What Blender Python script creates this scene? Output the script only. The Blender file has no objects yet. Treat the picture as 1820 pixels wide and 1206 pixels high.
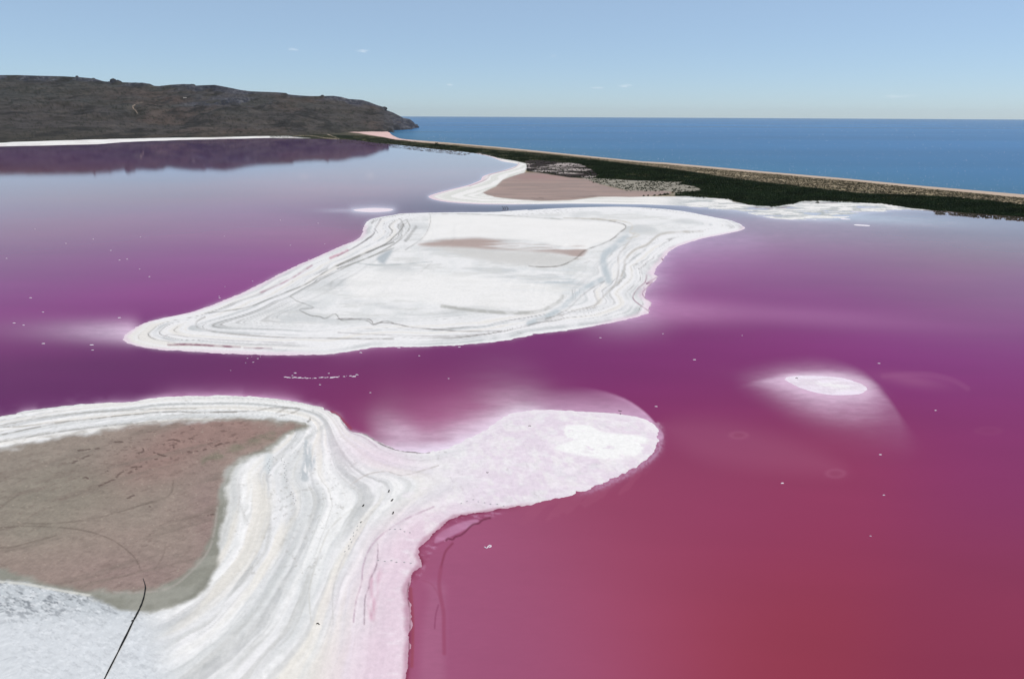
import bpy, bmesh, math, random
import numpy as np
from mathutils import Matrix, Vector, noise as mnoise

R = math.radians
scene = bpy.context.scene
COL = scene.collection

# ------------------------------------------------------------------ camera
H = 45.0                       # height of the camera above the lake, metres
FOC = 1214.0                   # focal length in pixels of the 1820 px wide photograph
TH = R(18.13)                  # pitch below the horizontal
RO = R(0.265)                  # roll
fwd = np.array([0, math.cos(TH), -math.sin(TH)])
rt0 = np.array([1.0, 0, 0]); up0 = np.array([0, math.sin(TH), math.cos(TH)])
rgt = rt0 * math.cos(RO) + up0 * math.sin(RO)
upv = up0 * math.cos(RO) - rt0 * math.sin(RO)
cam_data = bpy.data.cameras.new("camera")
cam_data.sensor_width = 36.0
cam_data.lens = FOC / 1820.0 * 36.0
cam_data.clip_start = 0.5
cam_data.clip_end = 80000.0
cam = bpy.data.objects.new("camera", cam_data)
COL.objects.link(cam)
cam.matrix_world = Matrix(((rgt[0], upv[0], -fwd[0], 0), (rgt[1], upv[1], -fwd[1], 0),
                           (rgt[2], upv[2], -fwd[2], H), (0, 0, 0, 1)))
scene.camera = cam

# ------------------------------------------------------------------ sky, sun, exposure
SUN_EL, SUN_AZ = R(60), R(82)          # azimuth measured from +Y (view direction) towards +X (right)
world = bpy.data.worlds.new("World")
scene.world = world
world.use_nodes = True
wn, wl = world.node_tree.nodes, world.node_tree.links
wn.clear()
wo = wn.new("ShaderNodeOutputWorld")
bg = wn.new("ShaderNodeBackground")
bg.inputs[1].default_value = 0.122
sky = wn.new("ShaderNodeTexSky")
sky.sky_type = 'NISHITA'
sky.sun_disc = False
sky.sun_elevation = SUN_EL
sky.sun_rotation = SUN_AZ
sky.altitude = 50
sky.air_density = 0.74
sky.dust_density = 0.22
sky.ozone_density = 10.0
# a few thin, far fair-weather clouds low over the sea and over the hill
geo = wn.new("ShaderNodeTexCoord")
veil_ = wn.new("ShaderNodeMixRGB"); veil_.inputs[0].default_value = 0.42     # thin even summer haze over the whole sky
wl.new(sky.outputs[0], veil_.inputs[1]); veil_.inputs[2].default_value = (4.65, 5.62, 5.95, 1)
prev = veil_.outputs[0]
nz = wn.new("ShaderNodeTexNoise"); nz.inputs["Scale"].default_value = 120; nz.inputs["Detail"].default_value = 6
mpn = wn.new("ShaderNodeMapping"); mpn.inputs["Scale"].default_value = (1, 1, 4)
wl.new(geo.outputs["Generated"], mpn.inputs[0]); wl.new(mpn.outputs[0], nz.inputs[0])
def cloud(az, el, wa, we, amt):
    """a soft cloud bank in the direction az, el (degrees), half sizes wa, we (degrees)"""
    global prev
    d = Vector((math.sin(R(az)) * math.cos(R(el)), math.cos(R(az)) * math.cos(R(el)), math.sin(R(el))))
    sub = wn.new("ShaderNodeVectorMath"); sub.operation = 'SUBTRACT'
    wl.new(geo.outputs["Generated"], sub.inputs[0]); sub.inputs[1].default_value = d
    sc_ = wn.new("ShaderNodeVectorMath"); sc_.operation = 'MULTIPLY'
    wl.new(sub.outputs[0], sc_.inputs[0]); sc_.inputs[1].default_value = (1 / R(wa), 1 / R(wa), 1 / R(we))
    ln = wn.new("ShaderNodeVectorMath"); ln.operation = 'LENGTH'; wl.new(sc_.outputs[0], ln.inputs[0])
    mr = wn.new("ShaderNodeMapRange"); mr.interpolation_type = 'SMOOTHSTEP'
    mr.inputs[1].default_value = 0.0; mr.inputs[2].default_value = 1.0
    mr.inputs[3].default_value = 0.45; mr.inputs[4].default_value = -0.3
    wl.new(ln.outputs["Value"], mr.inputs[0])
    ad = wn.new("ShaderNodeMath"); ad.operation = 'ADD'
    wl.new(mr.outputs[0], ad.inputs[0]); wl.new(nz.outputs[0], ad.inputs[1])
    mr2 = wn.new("ShaderNodeMapRange"); mr2.interpolation_type = 'SMOOTHSTEP'
    mr2.inputs[1].default_value = 0.62; mr2.inputs[2].default_value = 1.0
    mr2.inputs[3].default_value = 0.0; mr2.inputs[4].default_value = amt
    wl.new(ad.outputs[0], mr2.inputs[0])
    mx = wn.new("ShaderNodeMixRGB"); wl.new(mr2.outputs[0], mx.inputs[0]); wl.new(prev, mx.inputs[1])
    mx.inputs[2].default_value = (8.0, 8.2, 8.6, 1)
    prev = mx.outputs[0]
for c in ((-4.9, 2.3, 0.75, 0.22, .3), (8.7, 2.25, 1.3, 0.28, .36), (6.6, 2.1, 1.1, 0.2, .2), (3.1, 4.4, .6, .25, .26),
          (-16.6, 4.6, 1.1, 0.28, .3), (-11.6, 4.6, 1.2, .28, .3), (28.0, 1.4, 3, .3, .15)):
    cloud(*c)
wl.new(prev, bg.inputs[0])
wl.new(bg.outputs[0], wo.inputs[0])

sun_d = bpy.data.lights.new("sun", 'SUN')
sun_d.energy = 2.95
sun_d.angle = R(0.53)
sun_d.color = (1.0, 0.915, 0.77)
sun = bpy.data.objects.new("sun", sun_d)
COL.objects.link(sun)
sd = Vector((math.sin(SUN_AZ) * math.cos(SUN_EL), math.cos(SUN_AZ) * math.cos(SUN_EL), math.sin(SUN_EL)))
sun.rotation_euler = sd.to_track_quat('Z', 'Y').to_euler()
sun.location = (300, 200, 400)

scene.view_settings.view_transform = 'Standard'
scene.view_settings.look = 'None'
scene.view_settings.exposure = 0.0
scene.view_settings.gamma = 1.0
scene.view_settings.use_curve_mapping = False

# ------------------------------------------------------------------ survey helpers
def ray(px, py):
    px = np.asarray(px, float); py = np.asarray(py, float)
    dx = (px - 910.0) / FOC; dy = -(py - 603.0) / FOC
    return fwd[None] + dx[..., None] * rgt[None] + dy[..., None] * upv[None]
def ground(pts, z=0.0):
    """survey points of the photograph -> metres on the level z"""
    p = np.asarray(pts, float).reshape(-1, 2)
    d = ray(p[:, 0], p[:, 1])
    t = (z - H) / d[:, 2]
    return d[:, :2] * t[:, None]
def plan(x, y, z=0.0):
    """metres -> survey coordinates"""
    dz = z - H
    cz = x * fwd[0] + y * fwd[1] + dz * fwd[2]
    cx = x * rgt[0] + y * rgt[1] + dz * rgt[2]
    cy = x * upv[0] + y * upv[1] + dz * upv[2]
    cz = np.maximum(cz, 1e-3)
    return 910 + FOC * cx / cz, 603 - FOC * cy / cz
def Z(ox, oy, s, pts):
    return [(ox + a / s, oy + b / s) for a, b in pts]
def cr(pts, closed=False, n=4):
    """Catmull-Rom through the points"""
    p = np.asarray(pts, float); m = len(p); out = []
    for i in range(m if closed else m - 1):
        if closed:
            a, b, c, d = p[(i - 1) % m], p[i], p[(i + 1) % m], p[(i + 2) % m]
        else:
            a, b, c, d = p[max(i - 1, 0)], p[i], p[i + 1], p[min(i + 2, m - 1)]
        for k in range(n):
            t = k / n
            out.append(0.5 * (2 * b + (c - a) * t + (2 * a - 5 * b + 4 * c - d) * t * t + (3 * b - a - 3 * c + d) * t ** 3))
    if not closed:
        out.append(p[-1])
    return np.array(out)
def s2l(c):
    c = np.asarray(c, float) / 255.0
    return np.where(c <= 0.04045, c / 12.92, ((c + 0.055) / 1.055) ** 2.4)
KILL = np.array([1.07, 1.10, 1.11])      # daylight falling on level ground
def alb(r, g, b):
    """base colour of a dry surface"""
    return np.clip(s2l((r, g, b)) / KILL, 0.003, 0.86)
def sm(a, b, x):
    t = np.clip((x - a) / (b - a), 0, 1)
    return t * t * (3 - 2 * t)

_T = np.random.default_rng(12345).random((256, 256)).astype(np.float32)
def vnoise(x, y, seed=0):
    """smooth lattice noise, 0..1"""
    x = np.asarray(x + seed * 37.7, np.float32); y = np.asarray(y + seed * 91.3, np.float32)
    fx = np.floor(x); fy = np.floor(y)
    ix = fx.astype(np.int32) & 255; iy = fy.astype(np.int32) & 255
    fx = x - fx; fy = y - fy
    fx = fx * fx * fx * (fx * (fx * 6 - 15) + 10); fy = fy * fy * fy * (fy * (fy * 6 - 15) + 10)
    jx = (ix + 1) & 255; jy = (iy + 1) & 255
    a = _T[ix, iy]; b = _T[jx, iy]; c = _T[ix, jy]; d = _T[jx, jy]
    a = a + (b - a) * fx; c = c + (d - c) * fx
    return a + (c - a) * fy
def fbm(x, y, seed=0, o=4, g=0.5):
    s = 0; w = 1; tot = 0
    for k in range(o):
        s = s + w * vnoise(x * 2 ** k + 17.3 * k, y * 2 ** k + 5.1 * k, seed + k); tot += w; w *= g
    return s / tot

def seg_dist(qx, qy, poly, closed, lim):
    """distance to a polyline, exact nearer than lim, else lim"""
    full = np.full(qx.shape, float(lim))
    lo = poly.min(0) - lim; hi = poly.max(0) + lim
    near = np.nonzero((qx > lo[0]) & (qx < hi[0]) & (qy > lo[1]) & (qy < hi[1]))[0]
    qx = qx[near]; qy = qy[near]
    out = np.full(qx.shape, float(lim))
    a = poly if closed else poly[:-1]
    b = np.roll(poly, -1, 0) if closed else poly[1:]
    for (ax, ay), (bx, by) in zip(a, b):
        sel = np.nonzero((qx > min(ax, bx) - lim) & (qx < max(ax, bx) + lim) & (qy > min(ay, by) - lim) & (qy < max(ay, by) + lim))[0]
        if not len(sel):
            continue
        ux, uy = bx - ax, by - ay
        L = ux * ux + uy * uy + 1e-12
        t = np.clip(((qx[sel] - ax) * ux + (qy[sel] - ay) * uy) / L, 0, 1)
        d = np.hypot(qx[sel] - ax - t * ux, qy[sel] - ay - t * uy)
        out[sel] = np.minimum(out[sel], d)
    full[near] = out
    return full
def inside(qx, qy, poly):
    res = np.zeros(qx.shape, bool)
    x0, y0 = poly.min(0); x1, y1 = poly.max(0)
    sel = np.nonzero((qx >= x0) & (qx <= x1) & (qy >= y0) & (qy <= y1))[0]
    if not len(sel):
        return res
    X, Y = qx[sel], qy[sel]; r = np.zeros(len(sel), bool)
    b = np.roll(poly, -1, 0)
    for (ax, ay), (bx, by) in zip(poly, b):
        if ay == by:
            continue
        c = ((ay > Y) != (by > Y))
        r ^= c & (X < (bx - ax) * (Y - ay) / (by - ay) + ax)
    res[sel] = r
    return res

# ------------------------------------------------------------------ object helpers
def link(o, parent=None):
    COL.objects.link(o)
    if parent is not None:
        o.parent = parent
    return o
def mesh_np(name, co, faces, mat, attrs=None, smooth=True):
    """one mesh from numpy arrays; faces (n,3) or (n,4)"""
    me = bpy.data.meshes.new(name)
    co = np.ascontiguousarray(co, dtype=np.float32); faces = np.ascontiguousarray(faces, dtype=np.int32)
    k = faces.shape[1]
    me.vertices.add(len(co)); me.vertices.foreach_set("co", co.ravel())
    me.loops.add(faces.size); me.loops.foreach_set("vertex_index", faces.ravel())
    me.polygons.add(len(faces)); me.polygons.foreach_set("loop_start", np.arange(0, faces.size, k, dtype=np.int32))
    try:
        me.polygons.foreach_set("loop_total", np.full(len(faces), k, dtype=np.int32))
    except Exception:
        pass
    me.update(calc_edges=True)
    if smooth:
        me.polygons.foreach_set("use_smooth", np.ones(len(faces), dtype=bool))
    for nm, v in (attrs or {}).items():
        if v.ndim == 2:
            a = me.attributes.new(nm, 'FLOAT_COLOR', 'POINT')
            c4 = np.ones((len(co), 4), np.float32); c4[:, :3] = v
            a.data.foreach_set("color", c4.ravel())
        else:
            a = me.attributes.new(nm, 'FLOAT', 'POINT')
            a.data.foreach_set("value", np.ascontiguousarray(v, np.float32))
    if mat is not None:
        me.materials.append(mat)
    return bpy.data.objects.new(name, me)
def sub_mesh(name, co, faces, attrs, mat):
    use, inv = np.unique(faces.ravel(), return_inverse=True)
    return mesh_np(name, co[use], inv.reshape(faces.shape), mat, {k: v[use] for k, v in attrs.items()})
def tag(o, label=None, cat=None, group=None, kind=None):
    if label: o["label"] = label
    if cat: o["category"] = cat
    if group: o["group"] = group
    if kind: o["kind"] = kind
    return o
def new_mat(name):
    m = bpy.data.materials.new(name); m.use_nodes = True
    n = m.node_tree.nodes; n.clear()
    return m, n, m.node_tree.links, n.new("ShaderNodeOutputMaterial")

# ------------------------------------------------------------------ materials
def ground_mat(name, rough=0.9, grain=0.12, scale=3.0, bump=0.05, bscale=6.0, spec=0.2):
    """attribute colour times a fine mottling, with fine relief"""
    m, n, l, out = new_mat(name)
    p = n.new("ShaderNodeBsdfPrincipled"); l.new(p.outputs[0], out.inputs[0])
    p.inputs["Roughness"].default_value = rough
    p.inputs["Specular IOR Level"].default_value = spec
    at = n.new("ShaderNodeAttribute"); at.attribute_name = "albedo"
    tc = n.new("ShaderNodeNewGeometry")
    n1 = n.new("ShaderNodeTexNoise"); n1.inputs["Scale"].default_value = scale; n1.inputs["Detail"].default_value = 5; n1.inputs["Roughness"].default_value = .65
    l.new(tc.outputs["Position"], n1.inputs["Vector"])
    mr = n.new("ShaderNodeMapRange"); mr.inputs[1].default_value = .3; mr.inputs[2].default_value = .7
    mr.inputs[3].default_value = 1 - grain; mr.inputs[4].default_value = 1 + grain
    l.new(n1.outputs[0], mr.inputs[0])
    vm = n.new("ShaderNodeVectorMath"); vm.operation = 'SCALE'
    l.new(at.outputs["Color"], vm.inputs[0]); l.new(mr.outputs[0], vm.inputs["Scale"])
    l.new(vm.outputs[0], p.inputs["Base Color"])
    n2 = n.new("ShaderNodeTexNoise"); n2.inputs["Scale"].default_value = bscale; n2.inputs["Detail"].default_value = 4
    l.new(tc.outputs["Position"], n2.inputs["Vector"])
    b = n.new("ShaderNodeBump"); b.inputs["Strength"].default_value = 1.0; b.inputs["Distance"].default_value = bump
    l.new(n2.outputs[0], b.inputs["Height"]); l.new(b.outputs[0], p.inputs["Normal"])
    return m
M_salt = ground_mat("salt_crust", .85, .075, 1.6, .05, 2.2, .15)
M_mud = ground_mat("dried_mud", .9, .11, 2.2, .05, 3.0, .15)
M_sand = ground_mat("beach_sand", .95, .08, .8, .08, 1.5, .1)
M_soil = ground_mat("scrub_soil", .95, .25, .5, .2, .7, .05)
M_hill = ground_mat("hill_turf", .95, .28, .035, 2.0, .06, .05)

def water_mat(name, attr, const, curve, rough, waves, amp):
    m, n, l, out = new_mat(name)
    d = n.new("ShaderNodeBsdfDiffuse"); g = n.new("ShaderNodeBsdfGlossy"); mx = n.new("ShaderNodeMixShader")
    if attr:
        at = n.new("ShaderNodeAttribute"); at.attribute_name = attr; l.new(at.outputs["Color"], d.inputs[0])
    else:
        d.inputs[0].default_value = (*const, 1)
    g.inputs["Roughness"].default_value = rough
    g.inputs[0].default_value = (1, 1, 1, 1)
    lw = n.new("ShaderNodeLayerWeight"); lw.inputs[0].default_value = .5
    fc = n.new("ShaderNodeFloatCurve"); c = fc.mapping.curves[0]
    pts = [(1 - k, v) for k, v in curve]; pts.sort()
    c.points[0].location = pts[0]; c.points[-1].location = pts[-1]
    for q in pts[1:-1]:
        c.points.new(*q)
    for q in c.points:
        q.handle_type = 'AUTO_CLAMPED'
    fc.mapping.update()
    l.new(lw.outputs["Facing"], fc.inputs["Value"])
    l.new(fc.outputs[0], mx.inputs[0]); l.new(d.outputs[0], mx.inputs[1]); l.new(g.outputs[0], mx.inputs[2])
    tc = n.new("ShaderNodeNewGeometry")
    h = None
    for (sx, sy, det, w) in waves:
        mp = n.new("ShaderNodeMapping"); mp.inputs["Scale"].default_value = (sx, sy, 1)
        l.new(tc.outputs["Position"], mp.inputs[0])
        nn = n.new("ShaderNodeTexNoise"); nn.inputs["Scale"].default_value = 1; nn.inputs["Detail"].default_value = det
        nn.inputs["Roughness"].default_value = .6
        l.new(mp.outputs[0], nn.inputs["Vector"])
        mm = n.new("ShaderNodeMath"); mm.operation = 'MULTIPLY'; l.new(nn.outputs[0], mm.inputs[0]); mm.inputs[1].default_value = w
        if h is None:
            h = mm.outputs[0]
        else:
            a = n.new("ShaderNodeMath"); a.operation = 'ADD'; l.new(h, a.inputs[0]); l.new(mm.outputs[0], a.inputs[1]); h = a.outputs[0]
    b = n.new("ShaderNodeBump"); b.inputs["Distance"].default_value = amp; b.inputs["Strength"].default_value = 1
    l.new(h, b.inputs["Height"])
    l.new(b.outputs[0], g.inputs["Normal"])
    l.new(mx.outputs[0], out.inputs[0])
    return m
# reflectance of the brine against the cosine of the angle of incidence
LAKE_CURVE = [(0, .96), (.035, .86), (.06, .78), (.085, .66), (.11, .52), (.14, .37), (.2, .19), (.27, .10), (.34, .06), (.5, .03), (1, .015)]
SEA_CURVE = [(0, .36), (.015, .30), (.03, .26), (.07, .20), (.2, .08), (.4, .04), (1, .02)]
M_lake = water_mat("pink_brine", "water", None, LAKE_CURVE, .03, ((.25, .5, 3, 1.0),), .006)
M_sea = water_mat("sea_water", "water", None, SEA_CURVE, .12, ((.09, .16, 4, 1.0), (.5, .8, 4, .35)), .55)

# ------------------------------------------------------------------ outlines surveyed from the photograph
r5 = lambda p: Z(200, 360, 3.64, p)
r6 = lambda p: Z(600, 360, 4.3075, p)
r7 = lambda p: Z(940, 340, 4.019, p)
r3 = lambda p: Z(760, 240, 3.957, p)
r4 = lambda p: Z(1180, 180, 2.844, p)
r2 = lambda p: Z(400, 80, 3.957, p)
r1 = lambda p: Z(0, 80, 3.957, p)
n1 = lambda p: Z(0, 680, 4.307, p)
n2 = lambda p: Z(0, 880, 4.333, p)
n3 = lambda p: Z(380, 680, 4.307, p)
n4 = lambda p: Z(360, 880, 4.136, p)
n5 = lambda p: Z(760, 660, 3.7917, p)
n6 = lambda p: Z(680, 860, 4.333, p)
q1 = lambda p: Z(880, 270, 9.1, p)
q2 = lambda p: Z(1060, 310, 7.583, p)
q8 = lambda p: Z(1380, 330, 7.583, p)
q3 = lambda p: Z(900, 330, 8.273, p)

ISLAND = cr(r5([(70, 870), (100, 840), (200, 780), (350, 740), (500, 710), (700, 640), (900, 555), (1100, 450), (1300, 360), (1480, 280),
                (1580, 240), (1615, 200), (1622, 160), (1650, 120), (1700, 100), (1820, 80)])
            + r6([(500, 83), (700, 78), (900, 75), (1200, 72), (1300, 65), (1450, 55)])
            + r7([(0, 134), (150, 124), (400, 114), (650, 111), (850, 118), (1050, 135), (1200, 160), (1350, 190), (1450, 210), (1520, 240),
                  (1545, 265), (1500, 285), (1400, 305), (1250, 335), (1130, 370), (1040, 405), (985, 450), (955, 500), (925, 530), (890, 590), (922, 610),
                  (875, 660), (832, 720), (835, 760), (872, 790), (862, 835), (840, 875), (700, 915), (500, 955), (250, 995), (0, 1022)])
            + r6([(1500, 1010), (1300, 1050), (1000, 1085), (700, 1100), (450, 1105), (280, 1108), (200, 1120)])
            + r5([(1450, 975), (1300, 985), (1000, 985), (700, 975), (450, 960), (250, 945), (130, 920), (80, 895)]), True, 3)
SPIT = cr([(-4500, 1300), (-2000, 985), (-700, 830), (-200, 772)] + n1([(0, 260), (200, 215), (400, 190), (600, 165), (800, 150), (1000, 148), (1100, 130), (1300, 105), (1809, 98)])
          + n3([(200, 100), (400, 115), (600, 140), (800, 180), (900, 225), (958, 250), (985, 300), (1040, 360), (1110, 375), (1180, 402),
                (1280, 465), (1400, 510), (1550, 530), (1650, 528), (1700, 510)])
          + n5([(0, 540), (130, 515), (250, 460), (400, 390), (470, 330), (600, 275), (800, 258), (1000, 265), (1200, 275), (1400, 305), (1500, 340),
                (1545, 375), (1555, 430), (1550, 500), (1520, 550), (1450, 610), (1350, 670), (1250, 720), (1100, 785), (900, 850), (700, 893),
                (500, 925), (350, 950)])
          + n6([(560, 255), (430, 345), (300, 470), (281, 535), (302, 588), (296, 622), (240, 692), (203, 760), (190, 850), (205, 950), (212, 1040),
                (210, 1110)]) + [(724, 1206), (715, 1330), (705, 1500), (690, 2200), (640, 4500), (-4500, 4500)], True, 3)
MUD = cr([(-600, 850), (-200, 815)] + n1([(0, 522), (170, 490), (400, 440), (700, 395), (900, 360), (1100, 330), (1350, 310), (1809, 300)])
         + n3([(300, 302), (500, 315), (640, 318), (692, 325), (660, 350), (590, 378), (545, 405), (450, 482), (300, 562), (180, 610), (95, 700)])
         + n2([(1690, 0), (1670, 150), (1640, 330), (1560, 480), (1450, 600), (1300, 720), (1100, 770), (800, 770), (650, 770), (500, 740), (200, 660), (0, 600)])
         + [(-250, 1000), (-600, 990)], True, 3)
OLIVE = cr([(-600, 850), (-200, 815)] + n1([(0, 522), (400, 438), (900, 355), (1350, 305), (1809, 296)])
           + n3([(500, 312), (700, 318), (690, 350), (600, 400), (560, 420), (480, 490), (330, 570), (210, 615), (150, 680), (105, 800), (98, 900), (80, 1030), (55, 1180)])
           + n2([(1745, 0), (1740, 130), (1710, 250), (1690, 420), (1650, 600), (1560, 760), (1400, 860), (1150, 915), (900, 890), (700, 810), (400, 740), (200, 700), (0, 690)])
           + [(-250, 1020), (-600, 1000)], True, 3)
LAKE_SHORE = ([(-3500, 480), (-1500, 345), (-500, 282), (-200, 268)] + r1([(0, 714), (300, 708), (700, 698), (860, 684), (1300, 668), (1820, 656)])
              + r2([(300, 655), (600, 660), (900, 668), (1000, 682), (1080, 692), (1140, 696), (1300, 712), (1500, 735), (1650, 748), (1820, 768)])
              + r3([(150, 108), (300, 125), (400, 143), (470, 162), (520, 185), (580, 195), (636, 205), (610, 222), (560, 240), (500, 258), (435, 273), (385, 292), (374, 315),
                    (330, 335), (285, 352), (150, 386), (60, 410), (6, 430), (20, 445), (60, 457), (150, 472), (350, 485), (600, 488), (1000, 482), (1500, 488), (1820, 500)])
              + r4([(150, 537), (300, 549), (400, 560), (470, 575), (560, 592), (700, 598), (830, 598), (900, 590), (1000, 572), (1100, 558), (1250, 548), (1400, 556), (1600, 572), (1820, 588)])
              + [(2000, 402), (2400, 440), (3600, 560), (5600, 760)])
SEA_SHORE = [(5600, 730), (3600, 527), (2400, 406), (2000, 364)] + r4([(1820, 472), (1637 * 2.844 - 1180 * 2.844, 430)])[:1] + r4(
    [(1300, 428), (910, 390), (500, 355), (0, 310)]) + r3([(1500, 185), (1000, 135), (500, 85), (0, 43)]) + r2(
    [(1600, 690), (1400, 674), (1240, 661), (1190, 645), (1160, 628), (1150, 615), (1130, 608)])
MAINLAND = np.array(list(cr(LAKE_SHORE, False, 2)) + list(cr(SEA_SHORE, False, 2)) + [(660, 233), (400, 222), (0, 222), (-500, 222), (-3500, 222)])
ISLET = cr([(628, 373), (645, 370.5), (665, 369.5), (690, 370.5), (699, 372.5), (690, 375.5), (665, 377), (640, 376)], True, 3)
SANDBAR = cr(Z(1200, 600, 2.9355, [(585, 205), (650, 198), (760, 200), (860, 208), (930, 225), (985, 248), (1000, 270), (960, 292), (860, 300), (760, 290), (660, 265), (610, 240), (575, 220)]), True, 3)

# ------------------------------------------------------------------ survey grid on the level ground
deps = np.concatenate([np.arange(84, 48, -1.0), np.arange(48, 22, -.08), np.arange(22, 8, -.062), np.arange(8, .85, -.033)])
rr = H / np.tan(np.radians(deps))
az = np.radians(np.concatenate([np.linspace(-78, -42, 61)[:-1], np.linspace(-42, 42, 980), np.linspace(42, 78, 61)[1:]]))
NA = len(az)
NR = len(rr)
GX = (rr[:, None] * np.sin(az)[None]).ravel()
GY = (rr[:, None] * np.cos(az)[None]).ravel()
PX, PY = plan(GX, GY)
idx = np.arange(NR * NA).reshape(NR, NA)
QUADS = np.stack([idx[:-1, :-1], idx[:-1, 1:], idx[1:, 1:], idx[1:, :-1]], -1).reshape(-1, 4)
QUADS = QUADS[:, ::-1]
RAD = np.hypot(GX, GY)
# local size of one survey unit, metres across
UPX = np.sqrt(RAD ** 2 + H * H) / FOC

def shape(poly_px, lim_m, lim_px):
    ins = inside(PX, PY, poly_px)
    dp = seg_dist(PX, PY, poly_px, True, lim_px)
    dm = seg_dist(GX, GY, ground(poly_px), True, lim_m)
    s = np.where(ins, 1.0, -1.0)
    return ins, dp * s, dm * s
def mask(poly_px, soft=2.0, off=0.0):
    p = np.asarray(poly_px, float)
    ins = inside(PX, PY, p)
    d = seg_dist(PX, PY, p, True, soft + abs(off) + 2) * np.where(ins, 1, -1)
    return sm(-soft, soft, d + off)
def lines(pl, w):
    p = cr(pl, False, 4)
    w = np.maximum(w, .55 + .75 * sm(560, 720, p[:, 1].mean()))
    d = seg_dist(PX, PY, p, False, w * 3 + 3)
    return np.clip(1.5 - d / w, 0, 1)
def blob(cx, cy, wx, wy, rot=0.0):
    a = R(rot); u = (PX - cx) * math.cos(a) + (PY - cy) * math.sin(a); v = -(PX - cx) * math.sin(a) + (PY - cy) * math.cos(a)
    return np.exp(-(u / wx) ** 2 - (v / wy) ** 2)

I_in, I_p, I_m = shape(ISLAND, 40, 90)
S_in, S_p, S_m = shape(SPIT, 40, 160)
M_in, M_p, M_m = shape(MUD, 40, 120)
O_in = inside(PX, PY, OLIVE); O_p = seg_dist(PX, PY, OLIVE, True, 30) * np.where(O_in, 1, -1)
MUD_G = ground(MUD)
G_in, G_p, G_m = shape(MAINLAND, 40, 60)
T_in, T_p, T_m = shape(ISLET, 20, 30)
B_in, B_p, B_m = shape(SANDBAR, 10, 70)

A = np.zeros((len(GX), 3)); A[:] = alb(236, 236, 238)
def paint(m, c, strength=1.0):
    global A
    w = (np.clip(m, 0, 1) * strength)[:, None]
    A = A * (1 - w) + np.asarray(c)[None] * w

nA = fbm(GX * .08, GY * .08, 3, 4)          # broad mottling
nB = fbm(GX * .6, GY * .6, 9, 4)            # fine mottling
nC = fbm(GX * .25, GY * .07, 21, 4)         # streaks along the shore
white = alb(240, 239, 238); grey = alb(190, 194, 196); lgrey = alb(222, 224, 225); cream = alb(228, 224, 216); pinkw = alb(231, 216, 229)
dkgrey = alb(128, 126, 122)

# ---- salt island in the middle of the lake
isl = I_p > -8
def blur(v, k, times=2):
    q = v.reshape(NR, NA).astype(np.float64); h = k // 2
    for _ in range(times):
        for ax in (0, 1):
            pad = [(h + 1, h), (0, 0)] if ax == 0 else [(0, 0), (h + 1, h)]
            c = np.cumsum(np.pad(q, pad, mode='edge'), axis=ax)
            q = (c[k:] - c[:-k]) / k if ax == 0 else (c[:, k:] - c[:, :-k]) / k
    return q.ravel()
w = blur(np.maximum(I_m, -2), 7) + (nA - .5) * 3.0
st1 = fbm(w * .62, GX * .012 + GY * .006, 31, 3)
st2 = fbm(w * 1.7, GX * .02 + 9, 37, 2)
def grad(v):
    q = v.reshape(NR, NA); a_ = np.zeros_like(q); b_ = np.zeros_like(q)
    a_[1:] = np.abs(np.diff(q, axis=0)); b_[:, 1:] = np.abs(np.diff(q, axis=1))
    return np.maximum(a_, b_).ravel()
gI = grad(I_m)
f1 = sm(.9, .35, gI); f2 = sm(.34, .12, gI)
st1 = .5 + (st1 - .5) * f1; st2 = .5 + (st2 - .5) * f2
edge = sm(0, 1.2, I_m) * (1 - sm(13, 22, w))
e = np.where(isl, edge, 0)
paint(e * sm(.50, .70, st1) * (.35 + .65 * sm(.3, .6, nC)), grey, .8)
paint(e * sm(.52, .72, 1 - st1), cream, .6)
paint(e * sm(.60, .72, st2), dkgrey, .5)
st3 = fbm(w * .40, GX * .010 + GY * .004, 33, 2); st4 = fbm(w * .22 + 7, GX * .010 - GY * .004, 35, 2)
brk0 = .4 + .6 * sm(.35, .6, fbm(GX * .06, GY * .06, 39, 2))
st7 = fbm(w * .62 + 3, GX * .008 + GY * .006, 36, 2)
for q_, lim_, st_ in ((st3, .034, .8), (st4, .024, .8), (st7, .03, .65)):
    gq = grad(q_)
    paint(np.where(isl, sm(.3, 1.2, I_m) * (1 - sm(20, 30, w)), 0) * sm(1.0, .0, np.abs(q_ - .5) / np.maximum(lim_, gq * .9)) * brk0 * sm(.09, .03, gq), alb(128, 126, 124), st_)
core = np.where(isl, sm(12, 24, I_m), 0)
paint(core * .6, alb(229, 230, 230), .8)
paint(core * sm(.42, .75, nC), lgrey, .8)
paint(core * sm(.5, .78, fbm(PX * .012, PY * .09, 55, 4)), grey, .6)
paint(core * sm(.48, .62, fbm(PX * .014 + PY * .01, PY * .16, 57, 5)) * blob(1020, 505, 120, 22), alb(186, 195, 201), .8)
paint(core * sm(.5, .7, fbm(PX * .02, PY * .2, 58, 5, .65)), alb(212, 213, 212), .7)
ispk = np.where(isl, 1 - sm(.3, 2.4, I_m + (nB - .5) * 1.2), 0) * sm(30, 60, 700 - PX + 420 * sm(880, 1060, PX))
paint(np.where(isl, 1 - sm(.2, 1.3 + 1.5 * sm(280, 400, PX), I_m + (nB - .5)), 0) * np.clip(1 - sm(500, 640, PX) * (PY > 560) + sm(1020, 1100, PX) * (PX < 1260), 0, 1) * (PY > 400), alb(226, 202, 219), .7)
paint(np.where(isl, mask(cr(r6([(720, 118), (1000, 104), (1350, 120), (1723, 142)]) + r7([(350, 212), (640, 240), (695, 262), (640, 310), (590, 350), (450, 392), (400, 425)])
      + r6([(1723, 345), (1450, 300), (1200, 285), (1050, 270), (850, 280), (690, 300), (640, 290), (700, 200)]), True), 3), 0), white, .8)
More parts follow.
